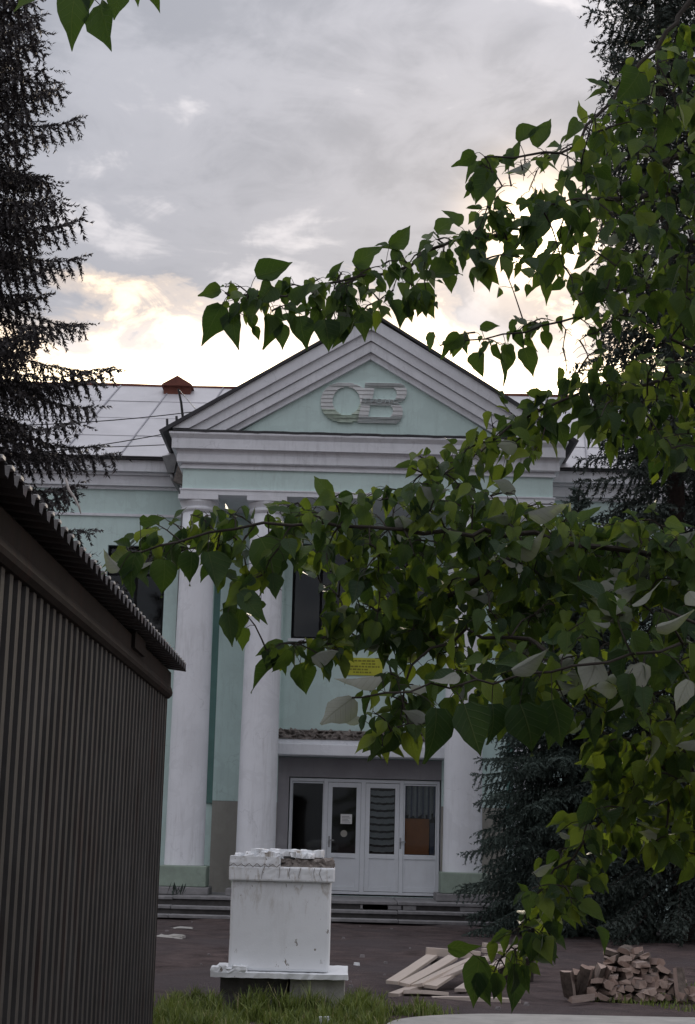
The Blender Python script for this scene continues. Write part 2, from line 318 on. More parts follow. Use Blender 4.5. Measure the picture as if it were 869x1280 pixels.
# ------------------------------------------------------------------ mesh building
class MB:
    def __init__(s): s.v = []; s.f = []; s.mi = []
    def face(s, *idx, mi=0): s.f.append(idx); s.mi.append(mi)
    def box(s, x0, x1, y0, y1, z0, z1, mi=0):
        b = len(s.v)
        s.v += [(x, y, z) for z in (z0, z1) for y in (y0, y1) for x in (x0, x1)]
        for q in ((0, 2, 3, 1), (4, 5, 7, 6), (0, 1, 5, 4), (2, 6, 7, 3), (0, 4, 6, 2), (1, 3, 7, 5)): s.face(*[b+i for i in q], mi=mi)
        return s
    def obox(s, c, ax, ay, az, mi=0):
        """oriented box: centre and three half-axis vectors"""
        b = len(s.v); c = Vector(c)
        for k in (-1, 1):
            for j in (-1, 1):
                for i in (-1, 1): s.v.append(tuple(c + ax*i + ay*j + az*k))
        for q in ((0, 2, 3, 1), (4, 5, 7, 6), (0, 1, 5, 4), (2, 6, 7, 3), (0, 4, 6, 2), (1, 3, 7, 5)): s.face(*[b+i for i in q], mi=mi)
        return s
    def prism(s, poly, y0, y1, mi=0):
        """polygon in XZ pushed from y0 (front) to y1"""
        b = len(s.v); n = len(poly)
        s.v += [(x, y0, z) for x, z in poly] + [(x, y1, z) for x, z in poly]
        s.face(*[b+i for i in range(n)], mi=mi); s.face(*[b+n+i for i in reversed(range(n))], mi=mi)
        for i in range(n): s.face(b+i, b+n+i, b+n+(i+1) % n, b+(i+1) % n, mi=mi)
        return s
    def tube(s, pts, rad, n=6, cap=True):
        pts = [Vector(p) for p in pts]; b = len(s.v)
        if not isinstance(rad, (list, tuple)): rad = [rad]*len(pts)
        prev = None
        for i, p in enumerate(pts):
            t = (pts[min(i+1, len(pts)-1)]-pts[max(i-1, 0)])
            t = t.normalized() if t.length > 1e-9 else Vector((0, 0, 1))
            if prev is None: prev = t.orthogonal().normalized()
            a = (prev - t*prev.dot(t)); a = a.normalized() if a.length > 1e-6 else t.orthogonal().normalized()
            c = t.cross(a); prev = a
            for k in range(n):
                th = 2*math.pi*k/n; s.v.append(tuple(p + (a*math.cos(th) + c*math.sin(th))*rad[i]))
        for i in range(len(pts)-1):
            for k in range(n):
                s.face(b+i*n+k, b+i*n+(k+1) % n, b+(i+1)*n+(k+1) % n, b+(i+1)*n+k)
        if cap:
            s.face(*[b+k for k in reversed(range(n))]); s.face(*[b+(len(pts)-1)*n+k for k in range(n)])
        return s
    def lathe(s, cx, cy, prof, n=40):
        b = len(s.v)
        for z, r in prof:
            for k in range(n):
                th = 2*math.pi*k/n; s.v.append((cx+r*math.cos(th), cy+r*math.sin(th), z))
        for i in range(len(prof)-1):
            for k in range(n): s.face(b+i*n+k, b+i*n+(k+1) % n, b+(i+1)*n+(k+1) % n, b+(i+1)*n+k)
        s.face(*[b+k for k in reversed(range(n))]); s.face(*[b+(len(prof)-1)*n+k for k in range(n)])
        return s
    def build(s, name, mat, parent=None, smooth=False, bevel=0.0, origin=None):
        v = np.array(s.v, dtype=float)
        c = np.array(origin) if origin is not None else (v.min(0)+v.max(0))/2
        me = bpy.data.meshes.new(name); me.from_pydata((v-c).tolist(), [], s.f)
        for q in (mat if isinstance(mat, (list, tuple)) else [mat]): me.materials.append(M[q])
        if any(s.mi): me.polygons.foreach_set('material_index', s.mi)
        if smooth: me.shade_smooth()
        me.update()
        o = bpy.data.objects.new(name, me); COL.objects.link(o)
        o.location = c
        if parent is not None: put_under(o, parent)
        if bevel:
            bv = o.modifiers.new('bevel', 'BEVEL'); bv.width = bevel; bv.segments = 2; bv.limit_method = 'ANGLE'
        return o
WORLD_LOC = {}
def wloc(o): return WORLD_LOC.get(o.name, o.location.copy())
def put_under(o, parent):
    WORLD_LOC[o.name] = o.location.copy()
    o.parent = parent; o.location = o.location - wloc(parent)
def tag(o, label, cat, group=None):
    o['label'] = label; o['category'] = cat
    if group: o['group'] = group
    return o
def thing(name, loc, label, cat, group=None):
    o = bpy.data.objects.new(name, None); COL.objects.link(o); o.location = loc; o.empty_display_size = 0.3
    return tag(o, label, cat, group)
def part(name, parent, loc):
    """an Empty that carries sub-parts"""
    o = bpy.data.objects.new(name, None); COL.objects.link(o); o.location = Vector(loc); o.empty_display_size = 0.2
    put_under(o, parent); return o
def np_mesh(name, verts, faces, mat, parent=None, tone=None, uv=None, smooth=False):
    """fast mesh from numpy: verts (n,3), faces (m,k) all the same k"""
    verts = np.asarray(verts, dtype=np.float32); faces = np.asarray(faces, dtype=np.int32)
    c = (verts.min(0)+verts.max(0))/2; k = faces.shape[1]
    me = bpy.data.meshes.new(name)
    me.vertices.add(len(verts)); me.vertices.foreach_set('co', (verts-c).ravel())
    me.loops.add(faces.size); me.loops.foreach_set('vertex_index', faces.ravel())
    me.polygons.add(len(faces)); me.polygons.foreach_set('loop_start', np.arange(0, faces.size, k, dtype=np.int32))
    me.update(calc_edges=True)
    if tone is not None:
        a = me.attributes.new('tone', 'FLOAT', 'POINT'); a.data.foreach_set('value', np.asarray(tone, dtype=np.float32))
    if uv is not None:
        l = me.uv_layers.new(name='UVMap'); l.data.foreach_set('uv', np.asarray(uv, dtype=np.float32)[faces.ravel()].ravel())
    if smooth: me.shade_smooth()
    me.materials.append(M[mat])
    o = bpy.data.objects.new(name, me); COL.objects.link(o); o.location = Vector([float(x) for x in c])
    if parent is not None: put_under(o, parent)
    return o

# ================================================================== ground
def gz(x, y):
    return (0.022*math.sin(x*1.3+y*0.7)+0.018*math.sin(x*2.9-y*1.9+1)+0.012*math.sin(x*5.3+y*4.1)) if 9 < y < 33 else 0.0
xs = sorted(set([-600, -200, -80, -40] + [round(-14+0.35*i, 3) for i in range(81)] + [40, 80, 200, 600]))
ys = sorted(set([-300, -80, -20, 0, 5] + [round(9+0.35*i, 3) for i in range(70)] + [45, 80, 200, 800, 1500]))
g = MB(); nx = len(xs)
for y in ys:
    for x in xs: g.v.append((x, y, gz(x, y)-0.01 if abs(x) < 15 else -0.01))
for j in range(len(ys)-1):
    for i in range(nx-1): g.face(j*nx+i, j*nx+i+1, (j+1)*nx+i+1, (j+1)*nx+i)
o = g.build('ground', 'dirt', smooth=True, origin=(0, 0, 0)); o['kind'] = 'structure'
# pale concrete pad in front of the planks, rounded corner
edge = []
c0 = (1.9, 15.2)
for i in range(13):
    th = math.pi - i/12*math.pi/2
    edge.append((c0[0]+1.45*math.cos(th), c0[1]+1.22*math.sin(th)))
edge += [(3.4, 16.50), (6.0, 16.6), (9.0, 16.65), (9.0, 9.0), (0.45, 9.0)]
g = MB(); n = len(edge); b = 0
g.v = [(x, y-0.32, 0.055) for x, y in edge] + [(x, y-0.32, -0.08) for x, y in edge]
g.face(*range(n))
for i in range(n): g.face(i, n+i, n+(i+1) % n, (i+1) % n)
o = g.build('pavement', 'concrete', bevel=0.015); o['kind'] = 'structure'

# ================================================================== the building
XC = 0.42
YW = 36.6            # main wall plane
bld = thing('columned_hall', (XC, YW, 0), 'mint green columned hall with grey pediment and white double doors', 'building')
def wall_cells(mb, x0, x1, z0, z1, holes, y0, y1):
    xs = sorted({x0, x1, *[h[0] for h in holes], *[h[1] for h in holes]})
    zs = sorted({z0, z1, *[h[2] for h in holes], *[h[3] for h in holes]})
    xs = [x for x in xs if x0 <= x <= x1]; zs = [z for z in zs if z0 <= z <= z1]
    for i in range(len(xs)-1):
        for j in range(len(zs)-1):
            cx, cz = (xs[i]+xs[i+1])/2, (zs[j]+zs[j+1])/2
            if any(h[0] < cx < h[1] and h[2] < cz < h[3] for h in holes): continue
            mb.box(xs[i], xs[i+1], y0, y1, zs[j], zs[j+1])
UP = [(-1.2, 0.1, 5.98, 8.15), (0.74, 2.04, 5.98, 8.15), (-5.4, -4.08, 5.6, 8.0), (4.92, 6.24, 5.6, 8.0), (-8.6, -7.28, 5.6, 8.0), (8.1, 9.4, 5.6, 8.0)]
LOW = [(-5.4, -4.08, 1.5, 4.0), (4.92, 6.24, 1.5, 4.0), (-8.6, -7.28, 1.5, 4.0), (8.1, 9.4, 1.5, 4.0)]
DOOR = (-1.13, 2.21, 0.40, 2.92)
mb = MB(); wall_cells(mb, -14, 15, 0, 9.9, UP+LOW+[DOOR], YW, YW+0.35)
mb.box(-14, -13.65, YW+0.36, 45.5, 0, 9.9); mb.box(14.65, 15, YW+0.36, 45.5, 0, 9.9); mb.box(-13.64, 14.64, 45.15, 45.5, 0, 9.9)
mb.build('wall', 'green_plaster', bld)
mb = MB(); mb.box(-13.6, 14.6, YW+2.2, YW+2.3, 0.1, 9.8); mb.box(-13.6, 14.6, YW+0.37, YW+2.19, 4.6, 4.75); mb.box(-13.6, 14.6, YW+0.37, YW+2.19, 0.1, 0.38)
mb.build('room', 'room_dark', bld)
# wing string course and cornice
for (xa, xb) in ((-14.1, -3.66), (4.50, 15.1)):
    mb = MB(); mb.box(xa, xb, YW-0.05, YW-0.002, 8.66, 8.72); mb.build('string_course', 'cornice', bld)
    mb = MB()
    for z0, z1, p in ((9.28, 9.345, 0.07), (9.35, 9.58, 0.16), (9.585, 9.64, 0.24), (9.645, 9.90, 0.36)): mb.box(xa, xb, YW-p, YW-0.002, z0, z1)
    mb.build('cornice', 'cornice', bld)
    mb = MB(); mb.box(xa, xb, YW-0.47, YW-0.3, 9.905, 9.965); mb.build('eave_flashing', 'flashing', bld)
# windows
for i, (x0, x1, z0, z1) in enumerate(UP+LOW):
    w = part('window', bld, ((x0+x1)/2, YW+0.15, z0))
    fr = MB(); y0, y1 = YW+0.14, YW+0.20; t = 0.06; xm = (x0+x1)/2; zt = z0+(z1-z0)*0.72
    fr.box(x0, x0+t, y0, y1, z0, z1); fr.box(x1-t, x1, y0, y1, z0, z1)
    fr.box(x0+t, x1-t, y0, y1, z0, z0+t); fr.box(x0+t, x1-t, y0, y1, z1-t, z1)
    fr.box(xm-0.03, xm+0.03, y0+0.004, y1-0.004, z0+t, z1-t); fr.box(x0+t, xm-0.03, y0+0.006, y1-0.006, zt, zt+0.05); fr.box(xm+0.03, x1-t, y0+0.006, y1-0.006, zt, zt+0.05)
    fr.build('window_frame', 'room_dark', w)
    for (a, b_, c, d) in ((x0+t, xm-0.03, z0+t, zt), (xm+0.03, x1-t, z0+t, zt), (x0+t, xm-0.03, zt+0.05, z1-t), (xm+0.03, x1-t, zt+0.05, z1-t)):
        MB().box(a, b_, YW+0.165, YW+0.172, c, d).build('pane', 'window_glass', w)
    MB().box(x0-0.06, x1+0.06, YW-0.09, YW+0.139, z0-0.07, z0-0.004).build('window_sill', 'cornice', w)
# pilasters behind the columns, dark green strip, dado
for s in (-1, 1):
    xa, xb = sorted((XC+s*3.22, XC+s*1.80))
    MB().box(xa, xb, YW-0.10, YW-0.002, 2.36, 8.6).build('pilaster', 'green_plaster', bld)
    MB().box(xa, xb, YW-0.10, YW-0.002, 0.40, 2.355).build('pilaster_foot', 'dado_paint', bld)
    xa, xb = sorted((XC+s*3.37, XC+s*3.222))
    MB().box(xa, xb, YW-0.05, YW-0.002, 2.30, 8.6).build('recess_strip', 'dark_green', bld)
# grey entrance surround
mb = MB(); wall_cells(mb, XC-1.80, XC+1.80, 0.40, 3.34, [DOOR], YW-0.08, YW-0.002); mb.build('entrance_surround', 'grey_plaster', bld)
# canopy slab over the entrance
mb = MB(); mb.box(-1.62, 2.46, 35.72, YW-0.09, 3.36, 3.60); mb.build('canopy_slab', 'white_plaster', bld, bevel=0.015)
mb = MB(); mb.box(-1.62, 2.46, 35.86, YW-0.09, 3.604, 3.70); mb.build('canopy_fillet', 'cornice', bld)
# broken plaster top of the canopy
g = MB(); nxx, nzz = 90, 7
rr = random.Random(3)
for j in range(nzz):
    for i in range(nxx):
        x = -1.62+4.08*i/(nxx-1); z = 3.705+0.22*j/(nzz-1)
        y = 35.80+0.16*rr.random()*rr.random() + (0.10 if j == nzz-1 else 0)
        if j == nzz-1: z += rr.uniform(-0.07, 0.04)
        if j == 0: y = 35.84
        g.v.append((x, y, z))
for i in range(nxx): g.v.append((-1.62+4.08*i/(nxx-1), YW-0.1, 3.95))
for j in range(nzz):
    for i in range(nxx-1): g.face(j*nxx+i, j*nxx+i+1, (j+1)*nxx+i+1, (j+1)*nxx+i)
g.build('crumbling_ledge', 'crumbled', bld)
# columns
COLX = (XC-3.64, XC-2.16, XC+2.16, XC+3.64)
YC = 35.0
for x in COLX:
    c = part('column', bld, (x, YC, 0.40))
    prof = [(0.985, 0.415)] + [(1.0+7.45*t, 0.413-0.06*t-0.010*math.sin(math.pi*(1-t))*-1) for t in [i/10 for i in range(11)]]
    MB().lathe(x, YC, prof, 48).build('shaft', 'white_plaster', c, smooth=True)
    MB().lathe(x, YC, [(8.452, 0.36), (8.50, 0.40), (8.54, 0.40), (8.56, 0.37), (8.66, 0.42), (8.70, 0.42)], 40).build('capital', 'cornice', c)
    MB().box(x-0.43, x+0.43, YC-0.43, YC+0.43, 8.702, 8.80).build('abacus', 'cornice', c)
    MB().box(x-0.46, x+0.50, YC-0.46, YC+0.46, 0.56, 0.984).build('plinth', 'plinth_green', c, bevel=0.02)
    MB().box(x-0.56, x+0.56, YC-0.56, YC+0.56, 0.402, 0.557).build('pad', 'step_stone', c, bevel=0.02)
# entablature: profile swept round three sides
def ring(x0, x1, yf, yb, prof):
    mb = MB(); n = len(prof)
    for z, p in prof:
        mb.v += [(x0-p, yb, z), (x0-p, yf-p, z), (x1+p, yf-p, z), (x1+p, yb, z)]
    for i in range(n-1):
        for k in range(3): mb.face(i*4+k, i*4+k+1, (i+1)*4+k+1, (i+1)*4+k)
    mb.face(3, 2, 1, 0); mb.face(*[(n-1)*4+k for k in range(4)])
    return mb
EX0, EX1, EYF = XC-4.0, XC+4.0, 34.60
ring(EX0, EX1, EYF, YW, [(8.802, 0.03), (8.90, 0.03), (8.90, 0.05), (8.93, 0.05), (8.93, 0.0)]).build('architrave', 'cornice', bld)
ring(EX0, EX1, EYF, YW, [(8.931, -0.004), (9.40, -0.004)]).build('frieze', 'green_plaster', bld)
ring(EX0, EX1, EYF, YW, [(9.37, 0.0), (9.37, 0.05), (9.42, 0.05), (9.42, 0.03), (9.48, 0.03), (9.48, 0.11), (9.50, 0.13), (9.66, 0.13), (9.66, 0.11), (9.72, 0.13), (9.77, 0.17), (9.77, 0.24), (9.98, 0.24), (9.98, 0.225), (10.00, 0.24), (10.08, 0.30), (10.12, 0.30)]).build('cornice', 'cornice', bld)
# drip flashing on the cornice, slightly wavy
g = MB(); k = 60
for i in range(k+1):
    x = EX0-0.22+(EX1-EX0+0.44)*i/k; w = 0.008*math.sin(i*0.9)+0.006*math.sin(i*2.3)
    for (y, z) in ((EYF-0.31, 10.125+w), (EYF-0.31, 10.172+w*0.5), (EYF, 10.20), (EYF, 10.125)): g.v.append((x, y, z))
for i in range(k):
    for q in range(4): g.face(i*4+q, i*4+(q+1) % 4, (i+1)*4+(q+1) % 4, (i+1)*4+q)
g.face(0, 1, 2, 3); g.face(*[k*4+q for q in (3, 2, 1, 0)])
g.build('drip_flashing', 'flashing', bld)
# pediment
AP, XL, SL = 12.86, XC-4.42, 0.0
ZB = 10.13
SL = (AP-ZB)/(XC-XL)
MB().prism([(XL+0.9/SL, ZB), (2*XC-XL-0.9/SL, ZB), (XC, AP-0.9)], EYF+0.05, EYF+0.3).build('tympanum', 'green_plaster', bld)
for s in (-1, 1):
    rk = part('raking_cornice', bld, (XC+s*2.2, EYF, 11.4))
    for nm, v0, v1, yf, mt in (('sima', 0.055, 0.33, EYF-0.27, 'cornice'), ('corona', 0.335, 0.56, EYF-0.19, 'cornice'), ('moulding', 0.565, 0.58, EYF-0.12, 'cornice'),
                               ('fascia', 0.585, 0.80, EYF-0.14, 'cornice'), ('fillet', 0.805, 0.945, EYF-0.05, 'cornice')):
        xa, xb = XL+v0/SL, XL+v1/SL
        pl = [(xa, ZB+0.075), (xb, ZB+0.075), (XC-0.002, AP-v1), (XC-0.002, AP-v0)]
        if s > 0: pl = [(2*XC-x, z) for x, z in reversed(pl)]
        MB().prism(pl, yf, EYF+0.28).build(nm, mt, rk)
    # gable roof plane with dark metal edge
    pl = [(XL-0.10, ZB-0.0), (XC-0.002, AP+0.062), (XC-0.002, AP-0.0), (XL-0.02, ZB-0.05)]
    if s > 0: pl = [(2*XC-x, z) for x, z in reversed(pl)]
    MB().prism(pl, EYF-0.33, 41.0).build('gable_roof', 'flashing', rk)
# emblem: two louvred letters and raised lettering
emb = part('emblem', bld, (0.42, EYF, 11.0))
EZ = lambda px, py: at(395+px/7.2417, 465+py/7.24, EYF)
def louvre(inside, y0, y1, x0, x1, rows, name, mats):
    """letter made of horizontal slats; inside(px,py) in drawing units"""
    mb = MB(); h = (y1-y0)/rows; sub = 3; nX = 300
    for r_ in range(rows):
        deep = 0.022
        for q in range(sub):
            ya = y0+h*(r_+q/sub); yb = y0+h*(r_+(q+1)/sub); yc = (ya+yb)/2
            prj = 0.075 - deep*(1-(q+0.5)/sub)
            run = None
            for i in range(nX+1):
                x = x0+(x1-x0)*i/nX
                ins = i < nX and inside(x, yc)
                if ins and run is None: run = x
                if not ins and run is not None:
                    a = EZ(run, ya); c = EZ(x, yb)
                    mi = 1 if (len(mats) > 1 and yc > 310 + 30*math.sin(run*0.03) and run < 430) else 0
                    mb.box(a.x, c.x, EYF+0.049-prj, EYF+0.049, c.z, a.z, mi=mi); run = None
    mb.build(name, mats, emb)
def in_o(x, y):
    o = abs((x-262)/218)**2.3 + abs((y-275)/182)**2.3 < 1
    i = ((x-275)/124)**2 + ((y-262)/127)**2 < 1
    return o and not i and x < 448 - (y-95)*0.205
def in_b(x, y):
    lx = 448 - (y-95)*0.205
    if x < lx or y < 95 or y > 465: return False
    if y < 262:
        rx = 735 + 88*math.sqrt(max(0, 1-((y-180)/92)**2))
    else:
        rx = 700 + 86*math.sqrt(max(0, 1-((y-362)/104)**2))
    if x > rx: return False
    if 146 < y < 238:
        cl_ = 530-(y-146)*0.2; cr = 690 + 42*math.sqrt(max(0, 1-((y-200)/56)**2))
        if cl_ < x < cr: return False
    if 300 < y < 398:
        cl_ = 492-(y-300)*0.2; cr = 650 + 46*math.sqrt(max(0, 1-((y-352)/54)**2))
        if cl_ < x < cr: return False
    return True
louvre(in_o, 95, 457, 40, 480, 10, 'ring_letter', ['emblem_paint', 'emblem_moss'])
louvre(in_b, 95, 465, 360, 830, 10, 'bold_letter', ['emblem_paint'])
fc = bpy.data.curves.new('lettering', 'FONT'); fc.body = 'TPOHC'; fc.size = 0.15; fc.extrude = 0.006; fc.space_character = 1.5; fc.align_x = 'CENTER'
fo = bpy.data.objects.new('lettering', fc); COL.objects.link(fo)
p = EZ(585, 288); fo.location = (p.x, EYF+0.049-0.082, p.z); fo.rotation_euler = (R(90), 0, 0)
fo.scale = (1.15, 1, 1)
bpy.context.view_layer.update()
dg = bpy.context.evaluated_depsgraph_get(); me = bpy.data.meshes.new_from_object(fo.evaluated_get(dg))
lo_ = bpy.data.objects.new('lettering', me); lo_.location = fo.location; lo_.rotation_euler = fo.rotation_euler; lo_.scale = fo.scale
bpy.data.objects.remove(fo); COL.objects.link(lo_); me.materials.clear(); me.materials.append(M['emblem_ink']); put_under(lo_, emb); lo_.name = 'lettering'

# roof of the main block
roof = part('roof', bld, (XC, 41, 10))
e0, e1 = Vector((0, YW-0.45, 9.97)), Vector((0, 41.0, 12.93))
dn = (e1-e0); nn = Vector((0, -dn.z, dn.y)).normalized(); slen = dn.length
mb = MB(); mb.v = [(-14.5, e0.y, e0.z-0.06), (15.5, e0.y, e0.z-0.06), (15.5, e1.y, e1.z-0.03), (-14.5, e1.y, e1.z-0.03), (15.5, 46.0, 9.9), (-14.5, 46.0, 9.9)]
mb.face(0, 1, 2, 3); mb.face(3, 2, 4, 5); mb.face(0, 3, 5); mb.face(1, 4, 2); mb.build('roof_deck', 'roof_seam', roof)
rs = random.Random(11); rows = 4; cw = 1.32
def rp(x, t, h): return Vector((x+0.55*t, e0.y, e0.z)) + Vector((0, dn.y, dn.z))*t + nn*h
xcol = -14.4
while xcol < 14.0:
    for r_ in range(rows):
        t0, t1 = r_/rows + (0.004 if r_ else -0.01), (r_+1)/rows - 0.004 + (0.008 if r_ < rows-1 else 0)
        hz = 0.012 + rs.random()*0.012
        a, b_, c, d = rp(xcol+0.018, t0, hz+0.012), rp(xcol+cw-0.018, t0, hz+0.012), rp(xcol+cw-0.018, t1, hz), rp(xcol+0.018, t1, hz)
        mb = MB(); mb.v = [tuple(q) for q in (a, b_, c, d)] + [tuple(q-nn*0.014) for q in (a, b_, c, d)]
        for q in ((0, 1, 2, 3), (7, 6, 5, 4), (0, 4, 5, 1), (1, 5, 6, 2), (2, 6, 7, 3), (3, 7, 4, 0)): mb.face(*q)
        mb.build('roof_sheet', 'roof_sheet', roof)
    a, c = rp(xcol, -0.005, 0.03), rp(xcol, 0.995, 0.03)
    MB().tube([a, c], 0.022, 4).build('roof_seam', 'roof_seam', roof)
    xcol += cw
MB().tube([(-14.5+i*1.0, 41.0, 12.955+0.012*math.sin(i*1.7)) for i in range(31)], 0.045, 6).build('ridge_cap', 'rust_red', roof)
# little red-topped roof vent on the ridge
v = at(223, 480, 40.6); v.z = 12.82
mb = MB(); mb.box(v.x-0.34, v.x+0.34, 40.4, 41.3, 12.4, v.z-0.02); mb.build('vent_box', 'rust_red', roof)
mb = MB(); mb.prism([(v.x-0.40, v.z-0.02), (v.x+0.40, v.z-0.02), (v.x+0.36, v.z+0.03), (v.x, v.z+0.24), (v.x-0.36, v.z+0.03)], 40.3, 41.4); mb.build('vent_roof', 'rust_red', roof)
# antenna mast with stay wire standing behind the gable edge
a0, a1 = at(231, 524, 37.0), at(223, 486, 37.0)
MB().tube([a0-Vector((0, 0, 0.25)), a0.lerp(a1, 0.55), a1], [0.035, 0.03, 0.022], 6).build('antenna_mast', 'cable_black', roof)
MB().tube([a1, at(250, 518, 37.0)], 0.012, 4).build('antenna_stay', 'galvanised', roof)
for (px, py, h) in ((210, 540, 0.30), (222, 530, 0.18)):
    q = at(px, py, 35.6); MB().tube([q-Vector((0, 0, 0.1)), q+Vector((-0.03, 0, h))], 0.03, 5).build('roof_peg', 'flashing', roof)
# rainwater hopper and pipe in the corner
mb = MB()
q = at(214, 585, 36.0)
mb.v = [(q.x-0.20, 35.85, q.z+0.24), (q.x+0.14, 35.85, q.z+0.30), (q.x+0.14, 36.2, q.z+0.30), (q.x-0.20, 36.2, q.z+0.24), (q.x-0.07, 35.92, q.z-0.12), (q.x+0.08, 35.92, q.z-0.12), (q.x+0.08, 36.12, q.z-0.12), (q.x-0.07, 36.12, q.z-0.12)]
for f in ((0, 1, 2, 3), (7, 6, 5, 4), (0, 4, 5, 1), (1, 5, 6, 2), (2, 6, 7, 3), (3, 7, 4, 0)): mb.face(*f)
mb.build('rainwater_hopper', 'galvanised', bld)
MB().tube([(q.x, 36.02, q.z-0.1), (q.x+0.05, 36.05, q.z-0.25), (q.x+0.26, 36.3, q.z-0.55), (q.x+0.28, 36.42, q.z-0.75), (q.x+0.28, 36.46, 0.45)], 0.055, 8).build('drain_pipe', 'galvanised', bld, smooth=True)
mb = MB(); mb.obox((q.x+0.27, 35.95, q.z-0.18), Vector((0.14, 0, -0.05)), Vector((0, 0.12, 0)), Vector((0.05, 0, 0.20))); mb.build('lamp_box', 'crumbled', bld)
# entrance doors ---------------------------------------------------
YD = YW-0.02
fr = MB()
for x0, x1 in ((-1.11, -1.06), (-0.36, -0.27), (0.46, 0.56), (1.31, 1.40), (2.13, 2.19)): fr.box(x0, x1, YD, YD+0.09, 0.43, 2.90)
for x0, x1 in ((-1.06, -0.36), (-0.27, 0.46), (0.56, 1.31), (1.40, 2.13)): fr.box(x0, x1, YD+0.003, YD+0.087, 2.83, 2.90); fr.box(x0, x1, YD+0.003, YD+0.087, 0.43, 0.49)
fr.build('door_frame', 'upvc', bld, bevel=0.006)
def leaf_unit(name, x0, x1, st, zt, kind, handle=None):
    d = part(name, bld, ((x0+x1)/2, YD, 0.49))
    f = MB(); ya, yb = YD+0.010, YD+0.075; gl0, gl1 = x0+st, x1-st; zb, zm = 0.50, 1.30
    f.box(x0+0.004, gl0, ya, yb, zb, 2.82); f.box(gl1, x1-0.004, ya, yb, zb, 2.82)
    f.box(gl0, gl1, ya+0.002, yb-0.002, zt, 2.82); f.box(gl0, gl1, ya+0.002, yb-0.002, zm-0.10, zm); f.box(gl0, gl1, ya+0.002, yb-0.002, zb, zb+0.09)
    f.build('leaf_frame', 'upvc', d, bevel=0.005)
    MB().box(gl0, gl1, YD+0.032, YD+0.05, zb+0.092, zm-0.102).build('lower_panel', 'upvc', d)
    MB().box(gl0, gl1, YD+0.036, YD+0.044, zm+0.001, zt-0.001).build('pane', 'window_glass', d)
    if handle:
        hx = handle; h = MB(); h.box(hx-0.018, hx+0.018, YD-0.004, YD+0.008, 1.42, 1.66); h.box(hx-0.012, hx+0.012, YD-0.05, YD-0.005, 1.56, 1.585); h.box(hx-0.012, hx+0.11, YD-0.06, YD-0.04, 1.56, 1.585)
        h.build('door_handle', 'galvanised', d)
    return d, gl0, gl1
d1, a, b_ = leaf_unit('side_light', -1.06, -0.36, 0.02, 2.79, 0)
d2, a, b_ = leaf_unit('door', -0.27, 0.46, 0.10, 2.72, 1, -0.22)
n1 = MB(); n1.box(0.02, 0.27, YD+0.026, YD+0.029, 1.93, 2.14); n1.build('paper_notice', 'paper', d2)
n2 = MB()
for k in range(5): n2.box(0.05, 0.24-0.03*(k % 3), YD+0.0235, YD+0.025, 1.965+0.03*k, 1.972+0.03*k)
n2.build('notice_print', 'ink', d2)
MB().lathe(0.10, 0, [(0, 0.001)], 3)
dm = MB(); dm.tube([(0.10, YD+0.03, 1.72), (0.10, YD+0.033, 1.72)], 0.075, 14); dm.build('door_sticker', 'dado_paint', d2)
d3, a, b_ = leaf_unit('door', 0.56, 1.31, 0.10, 2.72, 1, 1.34)
for k in range(9):   # sagging slats of a blind behind the glass
    z = 1.36+0.152*k; mb = MB(); nn_ = 10
    for i in range(nn_+1):
        x = a+0.01+(b_-a-0.02)*i/nn_; sag = -0.020*math.sin(math.pi*i/nn_) + 0.006*math.sin(i*2.0+k)
        mb.v += [(x, YD+0.09, z+sag), (x, YD+0.13, z+0.105+sag)]
    for i in range(nn_): mb.face(i*2, i*2+2, i*2+3, i*2+1)
    mb.build('blind_slat', 'curtain', d3)
d4, a, b_ = leaf_unit('side_light', 1.40, 2.13, 0.03, 2.79, 0)
for k in range(16):   # net curtain folds
    x0 = a+(b_-a)*k/16; x1 = a+(b_-a)*(k+1)/16; zl = 2.12+0.05*math.sin(k*1.9)+0.03*math.cos(k*4.1)
    mb = MB(); yy = YD+0.12
    mb.v = [(x0, yy+0.03*(k % 2), zl), (x1, yy+0.03*((k+1) % 2), zl+0.02*math.sin(k)), (x1, yy+0.03*((k+1) % 2), 2.79), (x0, yy+0.03*(k % 2), 2.79)]
    mb.face(0, 1, 2, 3); mb.build('curtain_fold', 'curtain' if k % 3 else 'curtain_blue', d4)
MB().box(a, b_-0.13, YD+0.10, YD+0.115, 1.31, 2.08).build('hardboard_sheet', 'hardboard', d4)
MB().box(b_-0.11, b_-0.01, YD+0.11, YD+0.12, 1.31, 2.0).build('curtain_edge', 'curtain_blue', d4)
# yellow plaque on the wall between the windows
s0, s1 = at(433, 822, YW), at(478, 845, YW)
pl = MB(); pl.box(s0.x, s1.x, YW-0.03, YW-0.003, s1.z, s0.z); plq = pl.build('wall_plaque', 'sign_yellow', bld)
pt = MB(); rp_ = random.Random(5); hz = (s0.z-s1.z)
for k, (l0, l1) in enumerate(((0.22, 0.8), (0.42, 0.80), (0.12, 0.92), (0.10, 0.62), (0.2, 0.7))):
    x = s0.x+(s1.x-s0.x)*l0; xe = s0.x+(s1.x-s0.x)*l1; z = s0.z-hz*(0.17+0.165*k)
    while x < xe:
        w = rp_.uniform(0.03, 0.09); pt.box(x, min(x+w, xe), YW-0.033, YW-0.0305, z-0.018, z+0.018); x += w+0.02
pt.build('plaque_print', 'sign_ink', plq)
